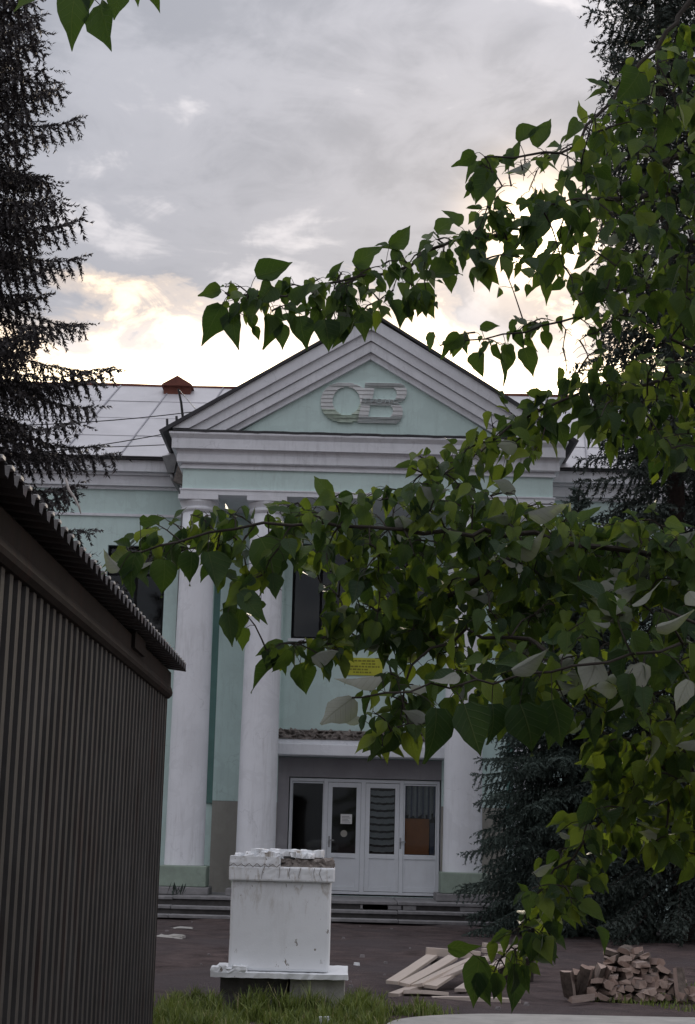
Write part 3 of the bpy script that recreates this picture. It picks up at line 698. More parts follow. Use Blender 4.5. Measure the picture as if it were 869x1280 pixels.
# steps
st = part('steps', bld, (XC, 34, 0))
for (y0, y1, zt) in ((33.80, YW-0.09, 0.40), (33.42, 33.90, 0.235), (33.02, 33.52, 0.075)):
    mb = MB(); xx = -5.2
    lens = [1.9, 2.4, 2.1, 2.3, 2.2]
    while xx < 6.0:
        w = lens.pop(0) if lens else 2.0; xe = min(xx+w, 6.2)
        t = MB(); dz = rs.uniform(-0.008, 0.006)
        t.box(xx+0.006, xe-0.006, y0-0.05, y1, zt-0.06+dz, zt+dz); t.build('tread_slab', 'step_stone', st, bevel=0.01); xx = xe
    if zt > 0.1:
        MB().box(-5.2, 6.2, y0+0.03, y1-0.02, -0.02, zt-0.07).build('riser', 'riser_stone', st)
# bits of mortar fill in the risers
for k in range(7):
    x = rs.uniform(-0.2, 3.4); MB().box(x, x+rs.uniform(0.2, 0.8), 33.775, 33.83, 0.245, 0.325).build('riser_patch', 'step_stone', st)
# overhead cables crossing the roof
def cable(p0, p1, sag, r_, label):
    pts = []
    for i in range(17):
        t = i/16; q = Vector(p0).lerp(Vector(p1), t); q.z -= sag*4*t*(1-t); pts.append(q)
    o = MB().tube(pts, r_, 4).build('cable', 'cable_black'); tag(o, label, 'cable', None); return o
cable(at(240, 515, 35.4), Vector((-12.0, 30.0, 9.2)), 0.30, 0.012, 'thin black cable sloping from the gable edge, upper of the three')
cable(at(218, 540, 35.2), Vector((-12.0, 29.0, 8.1)), 0.35, 0.012, 'thin black cable sloping from the gable edge, middle of the three')
cable(at(206, 556, 35.2), Vector((-12.0, 31.0, 9.1)), 0.18, 0.011, 'thin black cable sloping from the gable edge, lowest of the three')

# ================================================================== corrugated garage on the left
gar = thing('metal_garage', (-2.9, 9.0, 0), 'dark corrugated metal garage with ribbed overhanging roof', 'garage')
GX, GY0, GY1 = -1.47, 1.2, 13.86
def trapezoid(y0, y1, pitch, depth, flat_hi=0.40, flat_lo=0.34):
    """profile points (y, offset)"""
    sl = (1-flat_hi-flat_lo)/2; pts = []; y = y0
    while y < y1-1e-6:
        for f, d in ((0, 0), (flat_lo, 0), (flat_lo+sl, depth), (flat_lo+sl+flat_hi, depth)):
            yy = y+f*pitch
            if yy <= y1: pts.append((yy, d))
        y += pitch
    pts.append((y1, 0)); return pts
y = GY0; rib = 0.188; k = 0
while y < GY1-0.1:
    ye = min(y+rib*9, GY1-0.06)
    pr = trapezoid(y, ye, rib, 0.026, 0.40, 0.46)
    mb = MB(); off = 0.002*(k % 2)
    for (yy, d) in pr: mb.v += [(GX-0.032+d+off, yy, -0.05), (GX-0.032+d+off, yy, 2.80)]
    for i in range(len(pr)-1): mb.face(2*i, 2*i+2, 2*i+3, 2*i+1)
    mb.build('wall_sheet', 'garage_paint', gar); y = ye; k += 1
MB().box(GX-0.10, GX-0.004, GY1-0.058, GY1, -0.05, 2.76).build('corner_post', 'garage_fascia', gar, bevel=0.008)
mb = MB(); mb.box(-4.6, GX-0.11, GY1-0.05, GY1-0.02, -0.05, 3.0); mb.box(-4.65, -4.61, GY0, GY1-0.06, -0.05, 3.2); mb.box(-4.6, GX-0.11, GY0, GY0+0.03, -0.05, 3.0); mb.build('end_wall', 'garage_fascia', gar)
# fascia: rolled lower lip, flat face
pf = [(GX-0.09, 2.755), (GX-0.03, 2.745), (GX+0.012, 2.752), (GX+0.034, 2.775), (GX+0.040, 2.80), (GX+0.030, 2.835), (GX+0.022, 2.85), (GX+0.020, 2.965), (GX+0.005, 2.985), (GX-0.09, 2.985)]
mb = MB(); n = len(pf)
ysf = [GY0, GY1-0.03, GY1+0.02, GY1+0.035]; ins = [0, 0, 0.006, 0.02]
cxm, czm = GX-0.02, 2.87
for yy, q in zip(ysf, ins):
    for (x, z) in pf: mb.v.append((x+(q if x < cxm else -q), yy, z+(q if z < czm else -q)))
for j in range(len(ysf)-1):
    for i in range(n): mb.face(j*n+i, j*n+(i+1) % n, (j+1)*n+(i+1) % n, (j+1)*n+i)
mb.face(*reversed(range(n))); mb.face(*[(len(ysf)-1)*n+i for i in range(n)])
mb.build('fascia', 'garage_fascia', gar)
# roof sheet: ribs run across, open rib ends show along the eave
pr = trapezoid(GY0-0.2, 13.95, 0.187, 0.056, 0.30, 0.30)
mb = MB(); th = 0.006; caps = []
RX0, RX1, RZ0, RZ1 = -1.335, -4.9, 2.992, 3.42
for (x, zb) in ((RX0, RZ0), (RX1, RZ1)):
    for (yy, d) in pr: mb.v.append((x, yy, zb+d))
    for (yy, d) in pr: mb.v.append((x, yy, zb+d+th))
n = len(pr)
for i in range(n-1):
    mb.face(i, i+1, 2*n+i+1, 2*n+i); mb.face(n+i, 3*n+i, 3*n+i+1, n+i+1); 
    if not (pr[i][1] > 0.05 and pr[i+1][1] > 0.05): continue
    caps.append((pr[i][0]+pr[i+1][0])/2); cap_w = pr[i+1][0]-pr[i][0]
mb.build('roof_sheet', 'garage_roof', gar)
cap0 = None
for yy in caps:      # pale caps paint the sky's glint on the crown of every rib end
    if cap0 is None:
        cap0 = MB().box(RX0-0.014, RX0+0.006, yy-cap_w/2, yy+cap_w/2, RZ0+0.056-0.004, RZ0+0.056+th+0.004).build('glint_cap', 'rib_glint', gar); y_first = yy
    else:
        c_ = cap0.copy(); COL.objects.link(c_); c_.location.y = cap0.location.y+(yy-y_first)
mb = MB(); mb.box(-1.46, -1.425, 11.15, 11.75, 2.88, 2.99); mb.build('eave_bracket', 'garage_fascia', gar)
# ================================================================== pedestal
pd = thing('pedestal', (-0.56, 17.0, 0), 'white limewashed masonry pedestal with crumbling cap in the grass', 'pedestal')
def rough_box(x0, x1, y0, y1, z0, z1, n, amp, seed, taper=0.0):
    """box whose faces are gridded and nudged so that edges are uneven"""
    r_ = random.Random(seed); mb = MB(); idx = {}
    def vid(i, j, k):
        if (i, j, k) not in idx:
            t = k/n[2]; s = 1-taper*t
            cx, cy = (x0+x1)/2, (y0+y1)/2
            p = (cx+(x0+(x1-x0)*i/n[0]-cx)*s + r_.uniform(-amp, amp), cy+(y0+(y1-y0)*j/n[1]-cy)*s + r_.uniform(-amp, amp), z0+(z1-z0)*t + r_.uniform(-amp, amp)*(0.6))
            idx[(i, j, k)] = len(mb.v); mb.v.append(p)
        return idx[(i, j, k)]
    for i in range(n[0]):
        for j in range(n[1]):
            mb.face(vid(i, j, 0), vid(i, j+1, 0), vid(i+1, j+1, 0), vid(i+1, j, 0)); mb.face(vid(i, j, n[2]), vid(i+1, j, n[2]), vid(i+1, j+1, n[2]), vid(i, j+1, n[2]))
    for i in range(n[0]):
        for k in range(n[2]):
            mb.face(vid(i, 0, k), vid(i+1, 0, k), vid(i+1, 0, k+1), vid(i, 0, k+1)); mb.face(vid(i, n[1], k), vid(i, n[1], k+1), vid(i+1, n[1], k+1), vid(i+1, n[1], k))
    for j in range(n[1]):
        for k in range(n[2]):
            mb.face(vid(0, j, k), vid(0, j, k+1), vid(0, j+1, k+1), vid(0, j+1, k)); mb.face(vid(n[0], j, k), vid(n[0], j+1, k), vid(n[0], j+1, k+1), vid(n[0], j, k+1))
    return mb
rough_box(-1.05, -0.065, 16.55, 17.45, 0.345, 1.205, (14, 8, 14), 0.0012, 1).build('shaft', 'limewash', pd, bevel=0.03)
rough_box(-1.075, -0.035, 16.50, 17.50, 1.203, 1.345, (20, 10, 4), 0.0028, 2).build('cap', 'limewash', pd, bevel=0.018)
rough_box(-1.07, -0.57, 16.51, 17.45, 1.346, 1.440, (12, 8, 3), 0.003, 3).build('cap_course', 'limewash', pd)
rough_box(-0.565, -0.05, 16.54, 17.45, 1.343, 1.425, (16, 8, 3), 0.022, 4, 0.06).build('broken_masonry', 'crumbled', pd)
r4 = random.Random(21)
for k in range(9):
    cx = -0.85+0.070*k+r4.uniform(-0.03, 0.03); w = r4.uniform(0.10, 0.17)
    rough_box(cx-w, cx+w, 16.55+r4.uniform(0, 0.2), 16.9+r4.uniform(0, 0.25), 1.425+0.012*(k % 3), 1.455+0.012*(k % 3)+r4.uniform(0.0, 0.035), (5, 4, 1), 0.020, 30+k).build('plaster_flake', 'limewash', pd)
# zigzag crack along the cap course
zz = MB(); pts = []
for i in range(14):
    pts.append((-1.07+0.5*i/13, 16.492, 1.352+(0.016 if i % 2 else -0.012)+r4.uniform(-0.004, 0.004)))
zz.tube(pts, 0.0045, 4); zz.build('crack_line', 'crumbled', pd)
for k in range(6):
    x = -0.72+0.115*k+r4.uniform(-0.03, 0.03); z0 = 1.34
    MB().tube([(x, 16.497, z0), (x+r4.uniform(-0.02, 0.02), 16.496, z0-0.05), (x+r4.uniform(-0.03, 0.02), 16.497, z0-r4.uniform(0.08, 0.13))], [0.004, 0.003, 0.002], 4).build('crack', 'crumbled', pd)
rough_box(-1.21, 0.12, 16.40, 17.60, 0.292, 0.340, (26, 10, 1), 0.006, 5).build('base_slab', 'limewash', pd)
rough_box(-0.44, 0.09, 16.50, 17.5, -0.05, 0.288, (6, 6, 4), 0.008, 6).build('foundation_or_gap', 'block_concrete', pd)
rough_box(-1.12, -0.455, 16.56, 17.5, -0.05, 0.288, (6, 6, 4), 0.012, 7).build('foundation_or_gap', 'riser_stone', pd)  # dark block painted in for the shaded gap under the slab
for k in range(5):
    cx = -1.2+0.06*k+r4.uniform(-.02, .02)
    rough_box(cx, cx+0.09, 16.40, 16.55, 0.335, 0.36+r4.uniform(0, 0.04), (3, 3, 2), 0.01, 50+k).build('mortar_lump', 'limewash', pd)

# litter and stones on the ground
def stone(px, py, size, mat, label, name, cat, flat=0.4, group=None):
    q = on_ground(px, py, 0.02); r_ = random.Random(int(px*7+py))
    mb = rough_box(q.x-size/2, q.x+size/2, q.y-size*0.4, q.y+size*0.4, gz(q.x, q.y)-0.015, gz(q.x, q.y)-0.01+size*flat, (3, 3, 2), size*0.09, int(px), 0.25)
    o = mb.build(name, mat); tag(o, label, cat, group)
stone(405, 1274, 0.13, 'limewash', 'broken lump of white plaster in the grass by the pedestal, larger', 'plaster_lump', 'rubble', 0.5)
stone(391, 1277, 0.05, 'limewash', 'tiny white plaster chip in the grass by the pedestal', 'plaster_lump', 'rubble', 0.5)
stone(446, 1203, 0.08, 'limewash', 'small pale stone lying on the bare dirt behind the pedestal', 'stone', 'stone', 0.5)
stone(212, 1168, 0.5, 'concrete', 'flat pale scrap lying on the dirt beyond the garage corner', 'scrap', 'scrap', 0.06)
stone(228, 1156, 0.4, 'concrete', 'thin pale scrap on the dirt near the steps', 'scrap', 'scrap', 0.05)
r5 = random.Random(77)
for k in range(40):
    px, py = r5.uniform(205, 700), r5.uniform(1150, 1262)
    stone(px, py, r5.uniform(0.025, 0.07), 'stone_bits', 'small grey stone scattered on the brown dirt yard', 'pebble', 'stone', 0.5, 'stones on the dirt yard')

# ================================================================== planks
def plank(p0, p1, w, t, label, tw=0.0):
    p0, p1 = Vector(p0), Vector(p1); d = (p1-p0); ln = d.length; d.normalize()
    side = d.cross(Vector((0, 0, 1))).normalized(); up = side.cross(d)
    side, up = side*math.cos(tw)+up*math.sin(tw), up*math.cos(tw)-side*math.sin(tw)
    mb = MB(); n = 6; r_ = random.Random(int(p0.x*997+p0.y*31+ln*100)); bow = r_.uniform(-0.012, 0.012)
    for i in range(n+1):
        s = -ln/2+ln*i/n; b = bow*(1-(2*i/n-1)**2)
        for (a, c) in ((-w/2, -t/2), (w/2, -t/2), (w/2, t/2), (-w/2, t/2)): mb.v.append((s, a*(1+r_.uniform(-.04, .04)), c+b))
    for i in range(n):
        for q in range(4): mb.face(i*4+q, i*4+(q+1) % 4, (i+1)*4+(q+1) % 4, (i+1)*4+q)
    mb.face(3, 2, 1, 0); mb.face(*[n*4+q for q in range(4)])
    o = mb.build('plank', 'plank_grain', origin=(0, 0, 0))
    mt = Matrix((d, side, up)).transposed().to_4x4(); mt.translation = (p0+p1)/2
    o.matrix_world = mt; tag(o, label, 'plank', 'loose planks on the dirt'); return o
PL = 'pale sawn plank sloping from the cross beam to the dirt'
def gp(px, py, z): return on_ground(px, py, z)
def gpY(px, py, Y): return at(px, py, Y)
for i, (ax, ay, bx, by) in enumerate(((490, 1229, 545, 1195), (505, 1231, 565, 1196), (521, 1233, 585, 1198), (538, 1235, 600, 1199), (556, 1238, 616, 1200), (575, 1238, 632, 1203))):
    if i == 4: continue
    plank(gpY(ax, ay, 18.25)+Vector((0, 0, rnd.uniform(0, 0.02))), gpY(bx, by, 20.3)+Vector((rnd.uniform(-0.05, 0.05), rnd.uniform(-0.2, 0.3), rnd.uniform(-0.01, 0.03))), rnd.uniform(0.115, 0.145), 0.035, PL, rnd.uniform(-0.2, 0.2))
plank(gpY(492, 1244, 17.9), gpY(612, 1196, 20.0), 0.12, 0.04, 'lowest pale plank lying crooked under the sloping ones')
plank(gpY(504, 1241, 17.95), gpY(560, 1244, 18.0), 0.11, 0.04, 'short broken plank end lying at the foot of the sloping planks', 0.3)
plank(gpY(533, 1189, 20.45), gpY(600, 1194, 20.5), 0.11, 0.09, 'squared cross beam carrying the sloping planks')
plank(gpY(604, 1181, 20.9), gpY(672, 1186, 21.0), 0.12, 0.05, 'pale board lying across behind the cross beam, upper')
plank(gpY(603, 1188, 20.7), gpY(690, 1192, 20.8), 0.12, 0.05, 'pale board lying across behind the cross beam, lower')
plank(gpY(540, 1249, 17.75), gpY(650, 1252, 17.8), 0.12, 0.05, 'grey board lying flat along the dirt below the other planks')
plank(gpY(585, 1214, 18.9), gpY(620, 1190, 20.5), 0.10, 0.03, 'short pale plank lying steeply over the pile', 0.4)
plank(gpY(608, 1214, 18.8), gpY(650, 1194, 20.4), 0.10, 0.03, 'narrow pale plank at the leafy end of the pile', -0.3)
for k, (px, Y) in enumerate(((545, 20.4), (592, 20.5), (630, 20.7), (660, 20.9))):
    q = gpY(px, 1200, Y); o = MB().box(q.x-0.06, q.x+0.06, q.y-0.1, q.y+0.1, -0.03, at(px, 1193, Y).z-0.05).build('timber_block', 'bark', bevel=0.01)
    tag(o, 'dark timber block propping up the pale boards', 'block', 'blocks under the boards')

# ================================================================== firewood heap
def split_log_mesh(seed):
    r_ = random.Random(seed); ln = r_.uniform(0.34, 0.46); s = r_.uniform(0.072, 0.108); kind = seed % 3
    if kind == 0: poly = [(-0.5, -0.4), (0.5, -0.42), (0.62, 0.05), (0.30, 0.42), (-0.35, 0.35)]
    elif kind == 1: poly = [(-0.55, -0.35), (0.55, -0.38), (0.08, 0.55), (-0.25, 0.40)]
    else: poly = [(-0.7, -0.25), (0.65, -0.30), (0.72, 0.18), (0.1, 0.34), (-0.6, 0.22)]
    poly = [(x*s+r_.uniform(-.008, .008), z*s+r_.uniform(-.008, .008)) for x, z in poly]
    mb = MB(); n = len(poly)
    for yy, k in ((-ln/2, 1.0), (0, 1.04), (ln/2, 0.95)):
        for x, z in poly: mb.v.append((x*k, yy+r_.uniform(-.012, .012), z*k))
    for j in range(2):
        for i in range(n): mb.face(j*n+i, (j+1)*n+i, (j+1)*n+(i+1) % n, j*n+(i+1) % n, mi=1 if i in (2, 3) else 0)
    mb.face(*range(n), mi=2); mb.face(*[2*n+i for i in reversed(range(n))], mi=2)
    me = bpy.data.meshes.new('firewood_log'); me.from_pydata(mb.v, [], mb.f)
    me.materials.append(M['split_wood']); me.materials.append(M['log_bark']); me.materials.append(M['cut_end']); me.polygons.foreach_set('material_index', mb.mi); me.update(); return me
LM = [split_log_mesh(s) for s in range(12)]
r6 = random.Random(9)
def log(x, y, z, rx, ry, rz, label, group=None, mesh=None):
    o = bpy.data.objects.new('firewood_log', mesh or r6.choice(LM)); COL.objects.link(o); o.location = (x, y, z); o.rotation_euler = (rx, ry, rz)
    tag(o, label, 'firewood', group)
    k_ = r6.uniform(0.8, 1.0); o.scale = (k_, k_, k_)
hx0, hx1 = at(708, 1248, 18.3).x, at(862, 1248, 18.3).x
for row in range(8):
    z = 0.045+0.064*row; inset = 0.011*row*row
    x = hx0+0.30+inset*0.8
    while x < hx1+0.02-inset*0.9:
        log(x, 18.42+0.05*row+r6.uniform(-0.06, 0.06), z+r6.uniform(-0.012, 0.018), r6.uniform(-0.12, 0.12), r6.choice((0, 3.14))+r6.uniform(-0.5, 0.5), r6.uniform(-0.5, 0.5), 'split firewood log stacked in the heap beside the spruce', 'stacked firewood')
        x += r6.uniform(0.080, 0.118)
for k in range(6):
    log(hx0+0.02+0.085*k, 18.30+0.03*k, 0.15+0.012*k, 1.0+r6.uniform(-0.2, 0.2), 3.14+r6.uniform(-0.3, 0.3), -0.5+0.12*k+r6.uniform(-0.1, 0.1), 'split firewood log leaning upright against the end of the heap', 'leaning firewood')
for k, (px, py) in enumerate(((778, 1204), (812, 1206), (760, 1210), (792, 1196), (746, 1212), (772, 1194))):
    q = at(px, py, 18.7); log(q.x, q.y, q.z, 0.7*(k % 2), 0.4*k, 0.6-0.25*k, 'split firewood log tossed on top of the heap', 'loose firewood on the heap')
q = at(851, 1226, 18.3); log(q.x, q.y, 0.17, 1.2, 0.2, 0.5, 'orange brown split log leaning at the spruce end of the heap', None, LM[2])
q = at(728, 1245, 17.9); log(q.x, q.y, 0.05, 0.05, 0.3, -0.9, 'stray split log lying flat in front of the heap', None, LM[4])

# ================================================================== spruces
def spruce(name, base, height, prof, seed, mat, seg, whorl, nbr, needle, nneed, label, cat='tree', droop=0.25, zmin=0.2, side_k=1.0, lift=0.10):
    """prof(t) -> branch length at relative height t; needles as thin triangles along every shoot"""
    rg = np.random.default_rng(seed); r_ = random.Random(seed)
    tr = thing(name, base, label, cat)
    base = Vector(base)
    mb = MB(); lean = r_.uniform(-0.01, 0.01)
    mb.tube([base+Vector((lean*height*t*t*4, 0, height*t-0.1)) for t in [i/12 for i in range(13)]], [max(0.012, 0.011*height*(1-t*0.985)) for t in [i/12 for i in range(13)]], 9)
    O, D_, U_, Ln = [], [], [], []
    def shoot(p, d, length, dr):
        """chain of needle segments curving downward; returns nothing"""
        k = max(1, int(round(length/seg))); s = length/k
        for _ in range(k):
            O.append(tuple(p)); D_.append(tuple(d)); Ln.append(s*1.12)
            p = p + d*s; d = (d + Vector((0, 0, -dr)) + Vector((r_.gauss(0, .05), r_.gauss(0, .05), r_.gauss(0, .05)))).normalized()
        return p
    z = zmin
    while z < height*0.985:
        t = z/height; ln0 = prof(t); k = nbr if t < 0.9 else max(3, nbr-2); ph = r_.uniform(0, 6.28)
        for b in range(k):
            az_ = ph+2*math.pi*b/k+r_.uniform(-0.25, 0.25); ln = ln0*r_.uniform(0.58, 1.16)
            if ln < 0.1: continue
            out = Vector((math.cos(az_), math.sin(az_), 0)); side = Vector((-math.sin(az_), math.cos(az_), 0))
            p = base + Vector((lean*height*t*t*4, 0, z+r_.uniform(-whorl*0.4, whorl*0.4)))
            el0 = (-0.30 + 0.75*t) + r_.uniform(-0.12, 0.12)     # lower limbs hang, upper ones rise
            nst = max(3, int(ln/(seg*0.9))); pts = [p.copy()]; st_ = ln/nst
            for i in range(nst):
                f = i/nst
                e = el0 - droop*math.sin(f*math.pi*0.75) + lift*6*max(0, f-0.55)**1.3
                d = (out*math.cos(e) + Vector((0, 0, math.sin(e))) + side*r_.gauss(0, 0.03)).normalized()
                p = p + d*st_; pts.append(p.copy())
                if f > 0.12:
                    O.append(tuple(pts[-2])); D_.append(tuple(d)); Ln.append(st_*1.15)
                    taper = (1-f)**0.7
                    for sg in (-1, 1):
                        if r_.random() < 0.10: continue
                        sl = min(ln*0.30, 0.42)*side_k*(0.35+0.65*taper)*r_.uniform(0.6, 1.1)*(0.6 if f < 0.25 else 1)
                        sd_ = (d*0.75 + side*sg*0.8 + Vector((0, 0, r_.uniform(-0.30, 0.10)))).normalized()
                        shoot(p.copy(), sd_, max(sl, seg*0.8), 0.22)
                    for _h in range(3):
                        hl = min(0.34, ln*0.22)*side_k*r_.uniform(0.5, 1.1)*(0.4+0.6*taper)
                        shoot(p.copy(), (d*0.35+side*r_.uniform(-0.35, 0.35)+Vector((0, 0, -0.9))).normalized(), max(hl, seg*0.7), 0.05)
            mb.tube(pts, [max(0.004, 0.010*ln*(1-i/(len(pts)-0.5))) for i in range(len(pts))], 3, cap=False)
        z += whorl*(1.0-0.35*t)*r_.uniform(0.8, 1.2)
    mb.build('trunk', 'spruce_bark', tr)
    O = np.array(O); D_ = np.array(D_); Ln = np.array(Ln); n = len(O)
    ref = np.where(np.abs(D_[:, 2:3]) < 0.9, np.array([[0, 0, 1.0]]), np.array([[1.0, 0, 0]]))
    A = np.cross(D_, ref); A /= np.linalg.norm(A, axis=1, keepdims=True); B = np.cross(D_, A)
    V = np.empty((n, nneed, 3, 3), dtype=np.float32)
    for j in range(nneed):
        th = rg.uniform(0, 2*np.pi, n)[:, None]; f = ((j+rg.uniform(0, 1, n))/nneed)[:, None]
        rad = A*np.cos(th)+B*np.sin(th); tang = -A*np.sin(th)+B*np.cos(th)
        o = O + D_*(f*Ln[:, None]); nl = needle*rg.uniform(0.7, 1.2, n)[:, None]
        tip = o + (rad*0.75+D_*0.65)*nl; wd = tang*needle*0.22 + D_*needle*0.12
        V[:, j, 0] = o-wd; V[:, j, 1] = o+wd; V[:, j, 2] = tip
    V = V.reshape(-1, 3)
    np_mesh('crown', V, np.arange(len(V)).reshape(-1, 3), mat, tr)
    print(name, 'segments', n, 'needles', n*nneed)
    return tr
spruce('spruce_tree', (-4.78, 18.3, 0), 18.5, lambda t: 3.15*(1-t)**1.06, 4, 'needles_dark', 0.12, 0.27, 9, 0.056, 9,
       'dark purplish spruce with drooping tiers rising behind the metal garage', zmin=3.6, droop=0.12, lift=0.24, side_k=1.35)
spruce('spruce_tree', (6.2, 30.0, 0), 23.0, lambda t: 1.95*(1-t)**0.32 + max(0, 1.6*(1-t/0.30)), 8, 'needles_green', 0.17, 0.32, 7, 0.085, 7,
       'tall dark green spruce rising high above the hall roof behind the poplar', zmin=0.4, droop=0.30, lift=0.12, side_k=1.6)
spruce('spruce_tree', (4.1, 30.6, 0), 8.3, lambda t: 2.0*(1-t)**0.72*(0.82 if t < 0.09 else 1), 15, 'needles_blue', 0.11, 0.19, 9, 0.058, 8,
       'low blue green spruce standing before the steps and right column', zmin=0.25, droop=0.28, lift=0.10, side_k=1.4)
# pale broken branch caught in the dark spruce
o = MB().tube([at(82, 598, 16.6), at(86, 612, 16.6), at(93, 622, 16.6), at(99, 634, 16.6), at(101, 642, 16.6)], [0.012, 0.016, 0.014, 0.012, 0.006], 5).build('dead_branch', 'dead_wood', smooth=True)
tag(o, 'pale dead stick hanging in the dark spruce above the garage', 'branch')

# ================================================================== poplar in the foreground
TB = Vector((2.55, 5.0, 0))
pop = thing('poplar_tree', TB, 'poplar with broad pointed leaves whose boughs hang across the hall front', 'tree')
MB().tube([TB+Vector((0, 0, -0.1)), TB+Vector((0.02, 0.03, 1.2)), TB+Vector((-0.03, 0.05, 2.6)), TB+Vector((0.05, 0.0, 4.2)), TB+Vector((0.0, -0.05, 6.0)), TB+Vector((0.1, 0, 7.6))], [0.19, 0.165, 0.15, 0.12, 0.08, 0.03], 14).build('trunk', 'bark', pop, smooth=True)
Bd = lambda *q: [at(*p) if len(p) == 3 and p[2] > 0 else Vector(p[:3]) for p in q]
def trunkpt(z): return TB + Vector((0, 0, z))
BR = [
 ([trunkpt(3.6)] + [at(*p) for p in ((930, -90, 4.6), (862, 0, 4.5), (820, 55, 4.45), (765, 125, 4.4), (722, 178, 4.35), (680, 192, 4.3), (640, 195, 4.3), (606, 196, 4.25))], 0.020),
 ([trunkpt(2.6)] + [at(*p) for p in ((900, 228, 4.7), (820, 240, 4.6), (750, 252, 4.5), (690, 266, 4.45), (640, 286, 4.4), (575, 300, 4.4), (530, 318, 4.35), (480, 338, 4.3), (420, 358, 4.3), (360, 368, 4.25), (310, 372, 4.2), (282, 366, 4.2))], 0.018),
 ([trunkpt(2.35)] + [at(*p) for p in ((900, 318, 4.9), (830, 348, 4.9), (775, 366, 4.85), (725, 392, 4.8), (680, 408, 4.8), (630, 418, 4.8), (580, 425, 4.8), (550, 432, 4.8))], 0.014),
 ([trunkpt(1.9)] + [at(*p) for p in ((905, 455, 4.4), (850, 470, 4.4), (790, 480, 4.35), (730, 492, 4.3), (680, 510, 4.3), (640, 535, 4.3), (600, 560, 4.3), (550, 590, 4.3), (515, 585, 4.25))], 0.014),
 ([trunkpt(1.55)] + [at(*p) for p in ((910, 720, 4.0), (840, 703, 4.0), (770, 688, 4.0), (700, 676, 4.0), (630, 664, 4.0), (560, 664, 3.95), (480, 660, 3.9), (400, 655, 3.9), (330, 655, 3.85), (260, 668, 3.85), (200, 680, 3.8), (165, 690, 3.8))], 0.018),
 ([at(700, 676, 4.0)] + [at(*p) for p in ((650, 692, 4.05), (600, 720, 4.1), (560, 745, 4.15), (510, 755, 4.2), (455, 775, 4.2), (400, 795, 4.2), (360, 802, 4.2), (330, 815, 4.2))], 0.010),
 ([trunkpt(1.2)] + [at(*p) for p in ((915, 800, 3.6), (850, 806, 3.6), (790, 822, 3.6), (720, 838, 3.6), (650, 845, 3.6), (590, 852, 3.55), (540, 860, 3.55), (480, 868, 3.5), (440, 872, 3.5))], 0.012),
 ([trunkpt(1.15)] + [at(*p) for p in ((910, 860, 4.3), (850, 890, 4.3), (815, 925, 4.3), (790, 970, 4.3), (755, 1020, 4.3), (715, 1065, 4.3), (680, 1110, 4.3), (650, 1155, 4.3), (632, 1190, 4.3), (618, 1215, 4.3))], 0.013),
 ([at(700, 838, 3.65)] + [at(*p) for p in ((660, 800, 3.9), (560, 800, 4.0), (520, 835, 4.0), (500, 880, 4.0), (485, 915, 4.0), (470, 940, 4.0))], 0.007),
 ([at(815, 925, 4.3)] + [at(*p) for p in ((830, 970, 4.2), (838, 1010, 4.2), (828, 1050, 4.2), (815, 1075, 4.2))], 0.006),
]
# one bough passes over the camera and drops a few leaves into the top corner
BR.append(([trunkpt(5.0), Vector((1.6, 4.6, 4.75)), Vector((0.5, 4.2, 4.55)), Vector((-0.2, 4.0, 4.25)), at(150, -40, 3.3), at(95, -12, 3.1)], 0.012))
def dens(pts, step=0.05):
    """smooth the polyline and resample"""
    out = []
    for i in range(len(pts)-1):
        p0, p1, p2, p3 = pts[max(i-1, 0)], pts[i], pts[i+1], pts[min(i+2, len(pts)-1)]
        k = max(2, int((p2-p1).length/step))
        for q in range(k):
            t = q/k
            out.append(0.5*((2*p1)+(p2-p0)*t+(2*p0-5*p1+4*p2-p3)*t*t+(3*p1-p0-3*p2+p3)*t**3))
    out.append(pts[-1].copy()); return out
branches = []; TWIG = len(BR); nodes = []; node_b = []
for bi, (pts, rad) in enumerate(BR):
    d = dens(pts); mb = MB(); n = len(d)
    jit = random.Random(bi); d = [p+Vector((jit.gauss(0, .007), jit.gauss(0, .007), jit.gauss(0, .007))) if 0 < i < n-1 else p for i, p in enumerate(d)]
    mb.tube(d, [max(0.0022, rad*(1-0.88*i/(n-1))) for i in range(n)], 7); branches.append(mb)
    for p in d: nodes.append(tuple(p)); node_b.append(bi)
